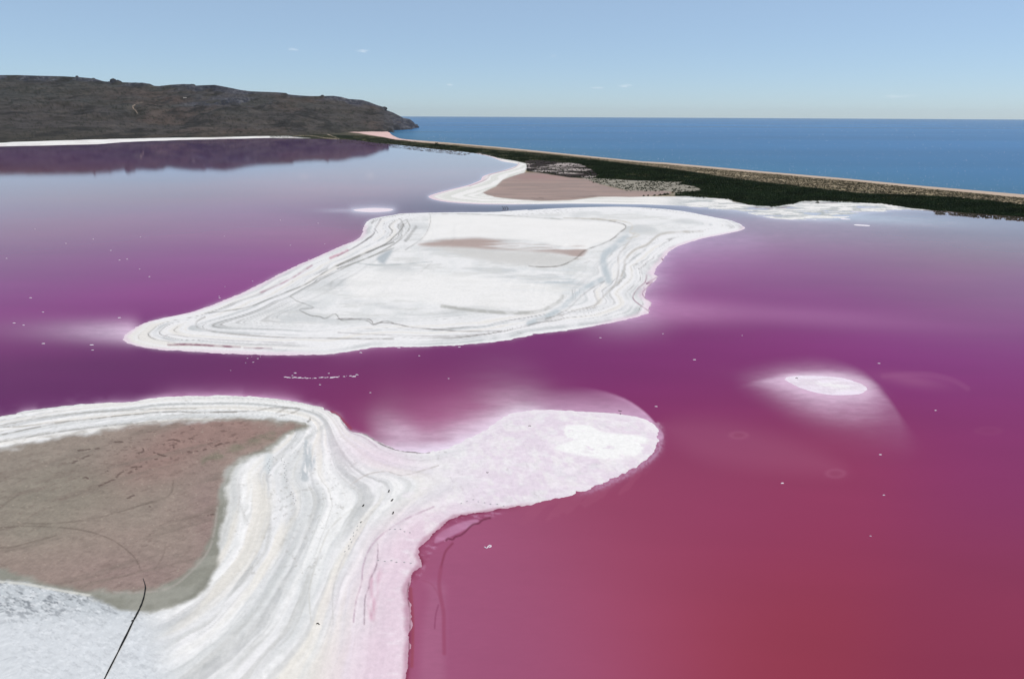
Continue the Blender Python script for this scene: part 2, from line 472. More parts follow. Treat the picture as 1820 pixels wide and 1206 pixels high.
paint(mask(cr(r6([(620, 330), (800, 295), (1050, 280), (1200, 292), (1450, 312), (1723, 352)]) + r7([(350, 400), (420, 420), (350, 490)]) + r6([(1723, 405), (1500, 385), (1200, 372), (1000, 358), (800, 350)]), True), 4)
      * sm(.25, .6, fbm(PX * .01, PY * .18, 61, 3)), alb(172, 152, 146), .9)
paint(mask(cr(r6([(760, 350), (1000, 362), (1200, 376), (1500, 390), (1723, 412)]) + r7([(340, 492), (200, 545), (0, 545)]) + r6([(1600, 500), (1300, 480), (1050, 440), (900, 400)]), True), 6), alb(206, 205, 203), .85)
paint(mask(cr(r6([(120, 560), (400, 525), (900, 560), (1400, 610), (1723, 660)]) + r7([(300, 690), (240, 740), (190, 810), (100, 860), (0, 872)]) + r6([(1400, 835), (1100, 820), (800, 790), (500, 760), (200, 740), (60, 660)]), True), 8), white, .65)
paint(mask(cr(r6([(300, 440), (350, 395), (420, 370), (390, 430), (350, 480)]), True), 4), alb(176, 184, 190), .9)
for pl, wd, c, s in (
        (r6([(800, 805), (950, 825), (1200, 850), (1400, 855), (1550, 840), (1680, 780), (1723, 730)]), 3.0, alb(165, 165, 160), .75),
        (r7([(0, 950), (150, 890), (250, 830), (320, 760), (420, 690), (520, 640)]), 4.5, alb(186, 196, 202), .8),
        (r7([(0, 960), (170, 905), (290, 840), (360, 770), (450, 700), (540, 650)]), 1.3, alb(150, 150, 150), .6),
        (r7([(700, 330), (620, 400), (545, 455), (530, 520), (555, 600), (570, 650)]), 6.0, alb(188, 197, 203), .85),
        (r7([(760, 300), (690, 400), (640, 470), (640, 560), (620, 660), (540, 750), (460, 840)]), 1.6, alb(190, 186, 182), .7),
        (r7([(0, 545), (200, 545), (330, 490), (400, 430), (520, 385), (600, 345), (650, 300), (692, 265), (660, 237), (500, 207), (250, 198)]), 1.0, alb(120, 114, 108), .8),
        (r7([(1240, 290), (1050, 298), (930, 318), (840, 390), (760, 420), (690, 490), (680, 560), (640, 660)]), 2.0, alb(186, 182, 176), .8),
        (r7([(250, 198), (500, 205), (690, 225), (740, 255), (720, 300), (790, 320), (700, 345)]), 1.3, alb(205, 200, 190), .8),
        (r7([(50, 925), (240, 890), (330, 860), (450, 838)]), .9, alb(140, 135, 130), .7),
        (r7([(840, 600), (830, 650), (775, 700), (745, 750), (760, 790), (850, 850)]), 1.0, alb(150, 110, 130), .8),
        (r7([(950, 480), (965, 520), (900, 585), (925, 605), (840, 660), (885, 650), (815, 720), (830, 760), (875, 795), (855, 850)]), 1.2, alb(120, 60, 100), .85),
        (r6([(330, 130), (290, 200), (270, 250), (150, 335), (0, 415)]), 1.0, alb(105, 95, 100), .75),
        (r6([(480, 130), (502, 190), (430, 270), (330, 345), (0, 492)]), 1.1, alb(120, 118, 115), .8),
        (r6([(530, 140), (552, 200), (490, 280), (400, 345), (240, 430), (0, 515)]), 1.0, alb(135, 133, 128), .75),
        (r6([(600, 195), (570, 235), (545, 270), (520, 300)]), 2.4, alb(95, 92, 88), .75),
        (r6([(710, 100), (705, 180), (650, 280), (520, 370)]), .9, alb(165, 163, 160), .6),
        (r5([(1820, 262), (1600, 345), (1400, 440), (1250, 535), (1040, 620), (860, 688), (600, 720)]), 1.1, alb(130, 130, 126), .8),
        (r5([(1820, 300), (1600, 385), (1420, 470), (1170, 600), (1165, 625), (1190, 645)]), .9, alb(140, 140, 136), .7),
        (r5([(600, 745), (555, 770), (540, 795), (560, 820), (650, 842), (800, 860), (1100, 880), (1500, 886), (1820, 886)]), 1.3, alb(165, 162, 160), .75),
        (r5([(1190, 645), (1300, 690), (1210, 702), (1280, 740), (1340, 748), (1380, 760), (1440, 730), (1480, 770), (1560, 765), (1650, 775), (1690, 800), (1760, 775), (1820, 790)]), .9, alb(120, 118, 115), .7),
        (r6([(0, 905), (60, 900), (240, 905), (275, 940), (330, 930), (450, 940), (560, 962), (800, 985), (1000, 993), (1250, 990)]), .9, alb(120, 112, 110), .75),
        (r6([(0, 1005), (300, 1018), (700, 1030), (1000, 1020), (1300, 985), (1723, 880)]), .9, alb(165, 160, 160), .6),
        (r5([(400, 905), (330, 880), (380, 860), (520, 880), (800, 900), (1200, 915)]), .9, alb(170, 165, 168), .6),
        (r5([(360, 922), (500, 921), (700, 932), (825, 938)]), 1.7, alb(120, 40, 82), .85),
        (r5([(850, 943), (940, 945), (1030, 947)]), 1.4, alb(120, 40, 82), .7),
        (r5([(1520, 312), (1470, 335), (1410, 362)]), 2.4, alb(196, 140, 160), .75),
        (r5([(1290, 410), (1200, 470), (1090, 530), (960, 585)]), 1.5, alb(170, 115, 140), .65),
        (r6([(150, 470), (300, 490), (520, 480), (720, 462)]), 1.4, alb(185, 190, 192), .8),
        (r6([(640, 540), (690, 495), (730, 462)]), .8, alb(180, 178, 176), .5),
        (r6([(700, 92), (900, 90), (1200, 100), (1723, 135)]), 1.2, alb(176, 176, 172), .7)):
    brk = sm(.3, .6, fbm(PX * .07, PY * .10, 71, 3))
    paint(lines(pl, wd) * np.where(isl, 1, 0) * ((.45 + .55 * brk) if wd < 1.3 else (.45 + .55 * brk)), c, s)

# ---- salt spit in the foreground
spt = S_p > -10
dmud = seg_dist(GX, GY, MUD_G, True, 90.0); dmud = np.where(M_in, 0, dmud)
t = dmud / (dmud + np.maximum(S_m, 0) * 1.0 + 1e-3)
lowm = np.where(spt & (O_p < 3), 1, 0)
along = GY * .03 + GX * .008
t_raw = t; t = blur(np.where(spt, t, 1.0), 21)
tw = t + (nA - .5) * .05 + (fbm(GX * .35, GY * .12, 12, 3) - .5) * .03
s1 = fbm(tw * 11 + 3, along, 41, 4); s2 = fbm(tw * 26, along * 2, 43, 3)
neck = 1 - sm(690, 840, PX)
paint(lowm * sm(.48, .66, s1), alb(212, 215, 216), .75)
s5 = fbm(tw * 46, along * 2.4, 51, 3, .6); s6 = fbm(tw * 19 + 5, along * 1.2, 52, 3)
paint(lowm * neck * sm(.50, .68, s5), alb(190, 191, 189), .55)
paint(lowm * neck * sm(.52, .66, s6), alb(246, 246, 246), .7)
paint(lowm * neck * sm(.56, .70, 1 - s6), alb(178, 181, 182), .6)
s3 = fbm(tw * 7 + 1.3, along * .7, 45, 2); g3 = grad(s3)
paint(lowm * neck * sm(1, 0, np.abs(s3 - .5) / np.maximum(.016, g3)) * sm(.35, .6, nC), alb(176, 176, 172), .45)
paint(lowm * sm(.5, .72, fbm(GX * 1.1, GY * .45, 47, 5, .65)), alb(220, 221, 221), .5)
paint(lowm * sm(.70, .78, fbm(GX * 2.2, GY * 1.6, 49, 3)) * sm(.5, .6, nA), alb(170, 168, 164), .45)
paint(lowm * sm(.55, .72, 1 - s1) * neck, alb(231, 227, 219), .7)
paint(lowm * sm(.5, .75, s2) * neck, alb(214, 217, 218), .55)
paint(lowm * sm(.12, .0, t_raw) * (PX > 330), alb(204, 205, 200), .7)
# pink tint towards the brine on the lower shore and on the lobe
paint(lowm * (1 - sm(1.0, 8.5, S_m + (nA - .5) * 4)) * sm(830, 950, PY) * (1 - sm(800, 1000, PX)), alb(228, 205, 220), .85)
paint(lowm * sm(720, 900, PX) * (1 - .5 * sm(.5, .75, nB)), alb(226, 212, 226), .85)
paint(lowm * sm(.45, .75, fbm(GX * .9 + GY * .2, GY * .5, 77, 5)) * sm(700, 800, PX), white, .5)
paint(lowm * sm(.55, .8, fbm(PX * .035, PY * .16, 78, 5)) * sm(640, 760, PX), alb(238, 232, 238), .7)
paint(lowm * (1 - sm(0, 2.6, S_m + (nB - .5) * 2)) * sm(820, 900, PX) * (PY < 770), alb(236, 230, 236), .6)
paint(np.where(spt, 1, 0) * (1 - sm(.15, .75, S_m + (nB - .5) * .5)) * sm(870, 910, PY) * sm(1000, 900, PX), alb(176, 122, 148), .7)
paint(lowm * blob(640, 780, 60, 60), alb(228, 216, 226), .5)
paint(lowm * blob(690, 815, 70, 22, 12), alb(226, 206, 222), .6)
paint(mask(cr(n5([(930, 380), (1000, 365), (1090, 370), (1200, 420), (1450, 440), (1462, 500), (1400, 570), (1200, 597), (1080, 580), (900, 547), (860, 522), (950, 480), (920, 430)]), True), 3 )
      * sm(.25, .45, fbm(PX * .05, PY * .14, 91, 4) + .15 * blob(1090, 780, 70, 25)), alb(243, 243, 243), 1)
paint(lowm * sm(600, 640, PX - (1116 - PY) * .25) * lines(n4([(1250, 900), (1250, 800), (1260, 650), (1290, 560)]), 8) * sm(.25, .6, fbm(PX * .08, PY * .02, 95, 4)) * sm(1125, 1090, PY) * sm(1000, 1035, PY), alb(206, 150, 175), .6)
paint(mask(cr(n3([(690, 460), (740, 455), (752, 560), (782, 620), (745, 700), (720, 770), (660, 750), (690, 600)]), True), 5) * sm(.3, .55, fbm(PX * .25, PY * .06, 93, 3)), alb(183, 190, 195), .85)
paint(mask(cr(n3([(400, 560), (450, 560), (430, 700), (390, 680)]), True), 6), alb(205, 214, 219), .6)
for pl, wd, c, s in (
        (n1([(0, 415), (200, 370), (500, 312), (700, 290), (1000, 252), (1300, 232), (1500, 238), (1809, 235)]), 1.0, alb(120, 115, 108), .65),
        (n1([(0, 350), (150, 345), (370, 320), (640, 290), (900, 262), (1100, 250)]), .9, alb(140, 132, 120), .5),
        (n1([(0, 335), (300, 275), (600, 240), (900, 222), (1200, 207), (1500, 205)]), .9, alb(160, 156, 150), .55),
        (n1([(0, 468), (300, 415), (600, 370), (900, 335), (1200, 310)]), .9, alb(130, 128, 122), .6),
        (n3([(0, 235), (300, 225), (420, 200), (560, 195)]), .9, alb(130, 125, 120), .6),
        (n3([(480, 240), (560, 200), (660, 205), (560, 250), (500, 262)]), .9, alb(135, 128, 122), .55),
        (n3([(720, 305), (735, 295), (738, 270)]), 1.0, alb(110, 105, 100), .8),
        (n3([(760, 215), (850, 270), (850, 330), (760, 400), (700, 440)]), 3.0, alb(196, 198, 198), .7),
        (n3([(0, 292), (300, 296), (500, 308), (640, 314), (700, 318), (690, 345), (620, 380)]), 1.2, alb(120, 115, 108), .55),
        (n3([(900, 225), (960, 252), (985, 305), (1040, 362), (1110, 378), (1180, 404), (1280, 468), (1400, 512), (1550, 532), (1650, 530)]), 1.5, alb(104, 88, 96), .8),
        (n3([(1000, 320), (1040, 375), (1150, 420), (1250, 490)]), 1.0, alb(190, 170, 186), .6),
        (n3([(1050, 800), (1130, 740), (1210, 705), (1330, 690), (1435, 720), (1600, 680), (1720, 640)]), 1.0, alb(196, 190, 188), .8),
        (n3([(560, 900), (650, 850), (720, 840)]), .9, alb(180, 178, 176), .6),
        (n4([(1110, 940), (1130, 780), (1170, 650), (1180, 540), (1230, 400), (1340, 280), (1500, 180), (1700, 90)]), 1.4, alb(186, 160, 178), .7),
        (n4([(1190, 960), (1195, 770), (1225, 680), (1230, 630), (1280, 520), (1290, 370)]), .9, alb(130, 100, 120), .6),
        (n4([(960, 960), (960, 720), (1000, 560), (1060, 430), (1170, 230), (1250, 130)]), 1.1, alb(205, 203, 203), .7),
        (n4([(800, 960), (790, 700), (870, 420), (950, 250), (1100, 120)]), 1.4, alb(204, 203, 198), .6),
        (n6([(203, 760), (192, 850), (206, 950), (213, 1040), (211, 1110), (195, 1500)]), 1.0, alb(120, 66, 84), .7)):
    brk = sm(.3, .5, fbm(PX * .12, PY * .12, 81, 2))
    paint(lines(pl, wd) * np.where(spt, 1, 0) * (.45 + .55 * brk), c, s)
# mud pan inside the spit
mudbase = np.zeros_like(A); mudbase[:] = alb(154, 138, 130)
def mixc(base, m, c, s=1.0):
    w_ = (np.clip(m, 0, 1) * s)[:, None]
    return base * (1 - w_) + np.asarray(c)[None] * w_
mudbase = mixc(mudbase, sm(.4, .7, fbm(GX * .05, GY * .05, 101, 4)), alb(144, 137, 127), .7)
mudbase = mixc(mudbase, blob(300, 810, 150, 50, -25) + .8 * blob(420, 770, 90, 25) , alb(152, 124, 118), .8)
mudbase = mixc(mudbase, blob(60, 930, 120, 60) + blob(130, 870, 100, 40), alb(141, 136, 124), .6)
mudbase = mixc(mudbase, blob(250, 1030, 140, 40) + blob(370, 930, 30, 90), alb(148, 128, 124), .8)
mudbase = mixc(mudbase, sm(.55, .75, fbm(PX * .01 + PY * .02, PY * .08 + PX * .02, 107, 4)), alb(128, 116, 108), .5)
mudbase = mixc(mudbase, lines(n3([(450, 420), (330, 450), (200, 500), (80, 560), (-60, 620)]), 8) * sm(.3, .6, nB), alb(128, 124, 108), .7)
mudbase *= (1 + (fbm(PX * .03 + PY * .05, PY * .12 - PX * .03, 105, 5) - .5)[:, None] * .24) * (1 + (fbm(GX * 1.3, GY * 1.3, 106, 3) - .5)[:, None] * .16)
mudbase = mixc(mudbase, lines(n3([(640, 345), (500, 400), (350, 510), (200, 580), (60, 620)]), 6) * sm(.3, .6, nA), alb(148, 116, 110), .6)
for pl in (n1([(600, 535), (680, 525), (760, 518)]), n1([(560, 630), (680, 575)]), n1([(810, 705), (845, 685)]), n1([(760, 810), (880, 755), (920, 715), (1000, 670), (1085, 658)]),
           n1([(990, 710), (1050, 675)]), n1([(630, 760), (660, 745), (680, 752)]), n1([(1045, 565), (1100, 540), (1095, 515)]), n1([(1180, 552), (1250, 575), (1275, 580)]),
           n1([(1290, 455), (1330, 450), (1375, 460)]), n1([(1405, 468), (1440, 448), (1485, 443)]), n1([(1210, 485), (1260, 490)]), n1([(1440, 545), (1560, 530), (1700, 480), (1809, 462)]),
           n1([(1120, 632), (1205, 600)]), n1([(1330, 490), (1335, 515)]), n1([(880, 468), (940, 466)]), n1([(980, 905), (1030, 880)]), n1([(1150, 968), (1170, 962)]),
           n1([(1585, 1048), (1600, 1045)]), n1([(1620, 1040), (1645, 1032)])):
    mudbase = mixc(mudbase, lines(pl, 1.2) * sm(.32, .5, fbm(PX * .15, PY * .3, 109, 2)), alb(80, 62, 58), .8)
for pl in (n2([(0, 272), (180, 260), (400, 265), (600, 285), (770, 325), (900, 385), (1000, 460), (1060, 530), (1090, 600)]), n2([(0, 430), (90, 425), (250, 385), (440, 330)]),
           n2([(100, 235), (400, 240), (700, 205), (950, 140), (1200, 60)]), n1([(0, 975), (140, 880)]), n1([(1120, 950), (1300, 880), (1330, 770)]), n2([(1190, 600), (1260, 490), (1275, 400)])):
    mudbase = mixc(mudbase, lines(pl, 1.3) * (.4 + .6 * sm(.3, .6, fbm(PX * .05, PY * .1, 110, 2))), alb(96, 84, 76), .45)
lowz = sm(1010, 1060, PY + (PX - 150) * -.10)        # towards the rough salt at the foot
rough_salt = np.zeros_like(A); rough_salt[:] = alb(196, 202, 207)
rn = fbm(PX * .06 + PY * .07, PY * .20 - PX * .09, 111, 6, .68)
rough_salt = mixc(rough_salt, sm(.42, .62, rn) * (1 - sm(1060, 1120, PY) * .6), alb(158, 163, 168), .85)
rough_salt = mixc(rough_salt, sm(.60, .70, rn + .1 * blob(40, 1090, 60, 30)), alb(110, 116, 124), .6)
rough_salt = mixc(rough_salt, sm(.56, .68, fbm(PX * .10 - PY * .05, PY * .26, 113, 5, .65)), alb(226, 230, 234), .7)
rough_salt = mixc(rough_salt, sm(1075, 1130, PY), alb(224, 228, 233), .6)
lowcorner = np.where(spt & (M_p < 0) & (O_p < 4), 1, 0) * (1 - sm(230, 330, PX + (1116 - PY) * .3)) * sm(1000, 1030, PY)
mu = PX * .93 - PY * .36; mv = PY * .93 + PX * .36
mudbase = mixc(mudbase, sm(.66, .74, fbm(mu * .035, mv * .22, 125, 4, .6)) * sm(.4, .6, nA), alb(114, 96, 90), .32)
mudbase = mixc(mudbase, sm(.68, .75, fbm(mu * .09, mv * .4, 127, 3)) * (.3 + blob(330, 780, 130, 40, -15)), alb(84, 64, 60), .45)
mudbase = mixc(mudbase, sm(.93, .985, vnoise(GX * 4.2, GY * 4.2, 108)), alb(190, 178, 164), .35)
w_ = lowcorner[:, None]; A = A * (1 - w_) + rough_salt * w_
ol = sm(-7, 4, O_p + (nB - .5) * 14) * np.where(spt, 1, 0)
olc = np.zeros_like(A); olc[:] = alb(141, 141, 132)
olc = mixc(olc, sm(.45, .65, fbm(GX * .4, GY * .4, 119, 3)), alb(160, 160, 152), .6)
ow = (ol * (1 - .7 * sm(470, 330, PX) * sm(900, 830, PY)))[:, None]; A = A * (1 - ow) + olc * ow
mw = (sm(-6, 7, M_p + (nB - .5) * 14) * np.where(spt, 1, 0))[:, None]; A = A * (1 - mw) + mudbase * mw
paint(lines(n2([(0, 697), (200, 715), (400, 752), (550, 778), (700, 802)]), 2.2) * sm(.3, .5, fbm(PX * .1, PY * .2, 121, 2) + .15), alb(214, 214, 208), .8)
paint(lines(n2([(800, 772), (1100, 778), (1300, 745), (1450, 640), (1600, 470), (1655, 300), (1680, 100)]), 1.8) * sm(.3, .5, fbm(PX * .1, PY * .1, 123, 2) + .1), alb(170, 164, 158), .6)

# ---- mainland: salt shore, mud pan, marsh, scrub, beach
main = G_p > -6
PEN_SALT = np.array(r3([(380, 120), (520, 160), (640, 190), (700, 205), (690, 250), (675, 280), (610, 290), (530, 318), (480, 365), (395, 408), (470, 440), (600, 455), (800, 466), (1000, 461), (1200, 442), (1480, 440), (1820, 440)])
                    + r4([(60, 470), (200, 490), (330, 500), (350, 512), (430, 526), (560, 536), (650, 522), (690, 510), (800, 508), (1100, 519), (1250, 541), (1350, 552), (1400, 640), (0, 640)]) + [(1100, 420), (700, 420), (700, 340), (790, 300), (840, 275)])
BELT = np.array([(5600, 748), (3600, 545), (2400, 424), (2000, 383)] + r4([(1820, 530), (1500, 495), (1300, 485), (1000, 475), (700, 440), (400, 405), (150, 365), (0, 345)])
                + r3([(1000, 160), (700, 130), (500, 115), (300, 95), (0, 60)]) + [(720, 250), (690, 247), (650, 243), (560, 241), (480, 239), (480, 246), (560, 247)]
                + r2([(900, 672), (1080, 694), (1300, 712), (1500, 733), (1820, 766)])
                + r3([(300, 122), (430, 145), (520, 168), (690, 196), (700, 252), (850, 278), (1000, 300), (1150, 310), (1400, 322), (1820, 336)])
                + r4([(70, 418), (150, 432), (200, 455), (130, 465), (60, 470), (60, 482), (200, 490), (330, 500), (430, 527), (560, 536), (650, 522), (700, 509), (800, 508), (1100, 519), (1250, 541), (1400, 554), (1600, 570), (1820, 586)]) + [(2000, 402), (2400, 440), (3600, 560), (5600, 760)])
BEACH = np.array([(5600, 700), (5600, 738), (3600, 536), (2400, 415), (2000, 373)] + r4([(1820, 492), (1300, 440), (910, 401), (500, 365), (0, 320)]) + r3([(1500, 196), (1000, 145), (500, 94), (0, 50)])
                 + r2([(1600, 704), (1400, 690), (1200, 668), (1120, 650), (1000, 632), (930, 618), (1000, 604), (1130, 596), (1300, 625), (1600, 668), (1820, 685)])
                 + r3([(500, 62), (1000, 110), (1500, 160)]) + r4([(0, 290), (910, 368), (1820, 448)]) + [(2000, 344), (2400, 380), (3600, 500)])
PENMUD = cr(r3([(390, 410), (480, 368), (530, 320), (620, 290), (690, 268), (850, 282), (1000, 306), (1120, 318), (1200, 350), (1400, 398), (1650, 402), (1710, 418), (1480, 441), (1200, 440), (1000, 460), (800, 465), (600, 455), (470, 440)]), True, 2)
SPECK = np.array(r3([(1080, 305), (1400, 322), (1820, 338)]) + r4([(70, 420), (150, 435), (200, 455), (130, 466), (60, 470), (20, 478)]) + r3([(1820, 425), (1700, 405), (1550, 405), (1400, 396), (1250, 360), (1150, 340)]))
DARK = np.array(r3([(690, 185), (760, 180), (900, 190), (1080, 210), (1160, 250), (1200, 290), (1160, 312), (1000, 302), (850, 276), (700, 256), (685, 225)]))

soil = alb(128, 116, 96)
# general scrub soil of the bar between the lake and the sea
g = np.where(main, 1, 0)
S1 = np.zeros_like(A); S1[:] = soil
sv = fbm(GX * .05, GY * .16, 131, 4); sv2 = fbm(PX * .22, PY * 1.1, 133, 3, .7)
S1 = mixc(S1, sm(.4, .62, sv2), alb(160, 146, 124), .8)
S1 = mixc(S1, sm(.5, .66, sv), alb(84, 78, 58), .6)
gw = g[:, None]; A = A * (1 - gw) + S1 * gw
hillfoot = g * sm(700, 600, PX) * (PY < 252)
paint(hillfoot, alb(66, 66, 58), .9)
paint(mask(BELT, .8, 1.6) * g, alb(34, 40, 24), .97)
gapn = fbm(PX * .035, PY * .45, 138, 4)
paint(mask(BELT, .8) * g * sm(.56, .68, gapn), alb(78, 76, 52), .8)
paint(mask(BELT, .8) * g * sm(.55, .72, fbm(PX * .03, PY * .9, 137, 3)) * sm(1150, 900, PX), alb(96, 92, 78), .6)
sp = mask(SPECK, 1.0) * g
paint(sp, alb(150, 146, 136), .95)
dk = mask(DARK, .8) * g
paint(dk, alb(52, 44, 44), .95)
paint(dk * sm(.50, .62, fbm(PX * .022, PY * .3, 141, 4) + .10 * blob(1010, 298, 50, 8)), alb(176, 166, 164), .9)
ps = mask(PEN_SALT, 1.0) * g * (1 - mask(BELT, .6) * .9)
paint(ps, white, .97)
sh = fbm(PX * .02, PY * .35, 143, 4)
paint(ps * sm(.42, .60, sh) * sm(1150, 1240, PX), alb(182, 189, 192), .8)
paint(ps * sm(.52, .68, fbm(PX * .05, PY * .8, 144, 4)) * sm(1170, 1250, PX), alb(150, 158, 160), .6)
wst = fbm((G_m + (nA - .5) * 4) * .3, GX * .01, 145, 3)
paint(ps * sm(.5, .66, wst) * sm(1200, 1100, PX), alb(214, 215, 210), .8)
paint(ps * (1 - sm(0, 5, G_m)) * sm(960, 850, PX), alb(231, 204, 219), .85)
paint(lines(r3([(640, 200), (600, 235), (500, 262), (440, 280), (425, 300), (390, 325), (290, 362)]), .8) * g, alb(150, 110, 130), .5)
paint(mask(cr(r3([(520, 330), (560, 300), (640, 285), (600, 320), (500, 380), (420, 412), (380, 412), (460, 370)]), True), 2), alb(196, 198, 190), .7)
pm = mask(PENMUD, 1.2) * g
paint(pm, alb(166, 145, 139), .97)
paint(pm * sm(.42, .62, fbm(PX * .012, PY * .35, 151, 4)), alb(150, 134, 129), .8)
paint(pm * blob(960, 315, 60, 6), alb(162, 132, 130), .7)
bm_ = mask(BEACH, .7) * g
paint(bm_, alb(196, 176, 160), .95)
paint(bm_ * sm(760, 690, PX), alb(226, 192, 190), .9)
for pl, wd, c in ((r4([(0, 332), (200, 362), (500, 392), (800, 428), (1060, 450), (1300, 470), (1560, 500), (1820, 524)]), .7, alb(176, 160, 136)),
                  (r4([(130, 352), (400, 380), (700, 410)]), .7, alb(170, 156, 132)), (r4([(700, 432), (900, 448), (1200, 466), (1500, 494)]), .6, alb(160, 150, 118)),
                  (q1([(450, 30), (700, 60), (1000, 85), (1250, 110), (1550, 138)]), .6, alb(170, 158, 140)),
                  (q1([(560, 180), (545, 240), (570, 270)]), .5, alb(160, 150, 148)),
                  (r2([(480, 640), (600, 640), (700, 655), (800, 665)]), .6, alb(170, 156, 140)), (r2([(720, 630), (760, 645), (800, 660)]), .6, alb(170, 156, 140)),
                  (r2([(800, 608), (870, 612), (950, 618), (1100, 622)]), .9, alb(220, 190, 186))):
    paint(lines(pl, wd) * g, c, .85)
# the strip of salt along the far left shore
FARSALT = np.array([(-500, 284)] + r1([(0, 715), (300, 709), (700, 699), (860, 686), (1300, 670), (1820, 659)]) + r2([(300, 656), (440, 656), (600, 657), (480, 648), (440, 641), (200, 644), (0, 650)])
                   + r1([(1500, 652), (1100, 655), (800, 660), (500, 668), (200, 678), (0, 683)]) + [(-500, 270)])
fs = mask(FARSALT, .8) * g
paint(fs, white, 1)
paint(fs * sm(.55, .7, fbm(PX * .02, PY * 1.2, 153, 3)), alb(212, 204, 204), .6)
# islet and submerged bar
paint(np.where(T_p > -4, 1, 0), alb(236, 224, 234), 1)
paint(np.where(B_p > -12, 1, 0), alb(240, 238, 240), 1)
paint(np.where(B_p > -12, 1, 0) * (1 - sm(3, 17, B_p + (fbm(PX * .05, PY * .4, 158, 4) - .5) * 12)), np.array([.80, .70, .80]), .95)
paint(np.where(B_p > -12, 1, 0) * sm(.4, .65, fbm(PX * .03, PY * .4, 157, 3)), alb(224, 212, 224), .8)

# ------------------------------------------------------------------ heights
def prof(d, slope, top):
    return np.where(d > 0, top * (1 - np.exp(-d * slope / top)), d * .06)
Zs = np.full(len(GX), -.5)
rg = (fbm(GX * .9, GY * .9, 165, 4, .6) - .5) * .06 + (fbm(GX * .22, GY * .22, 167, 3) - .5) * .022
zi = prof(I_m, .05, .45) + rg * np.exp(-np.abs(I_m) / 2.0) + sm(.4, 4, I_m) * ((st1 - .5) * .16 + (st2 - .5) * .05)
zs = prof(S_m, .05, .55) + rg * np.exp(-np.abs(S_m) / 2.0) + sm(.4, 4, S_m) * ((s1 - .5) * .16 + (s2 - .5) * .06) - .12 * sm(0, 6, M_m)
zg = prof(G_m, .03, .9) + sm(1, 20, G_m) * (fbm(GX * .06, GY * .06, 161, 3) - .5) * .5
marsh_low = sm(1180, 1300, PX) * mask(PEN_SALT, 1) * (1 - mask(BELT, 2))
zg = np.where(G_in, zg * (1 - marsh_low) + marsh_low * np.minimum(.16, .03 + G_m * .02) * 1.0 + marsh_low * (.44 - sh) * .9, zg)
zg = zg - .55 * sm(0, 8, seg_dist(PX, PY, PENMUD, True, 12) * np.where(inside(PX, PY, PENMUD), 1, 0)) * .5
Zs = np.where(I_p > -9, zi, Zs)
Zs = np.where(S_p > -9, np.maximum(Zs, zs), Zs)
Zs = np.where(G_p > -7, np.maximum(Zs, zg), Zs)
Zs = np.where(T_p > -4, np.maximum(Zs, np.clip(T_m * .02, -.1, .1)), Zs)
Zs = np.where(B_p > -12, np.maximum(Zs, np.clip(B_m * .03 + (fbm(PX * .04, PY * .5, 163, 4) - .5) * .015, -.1, .05)), Zs)

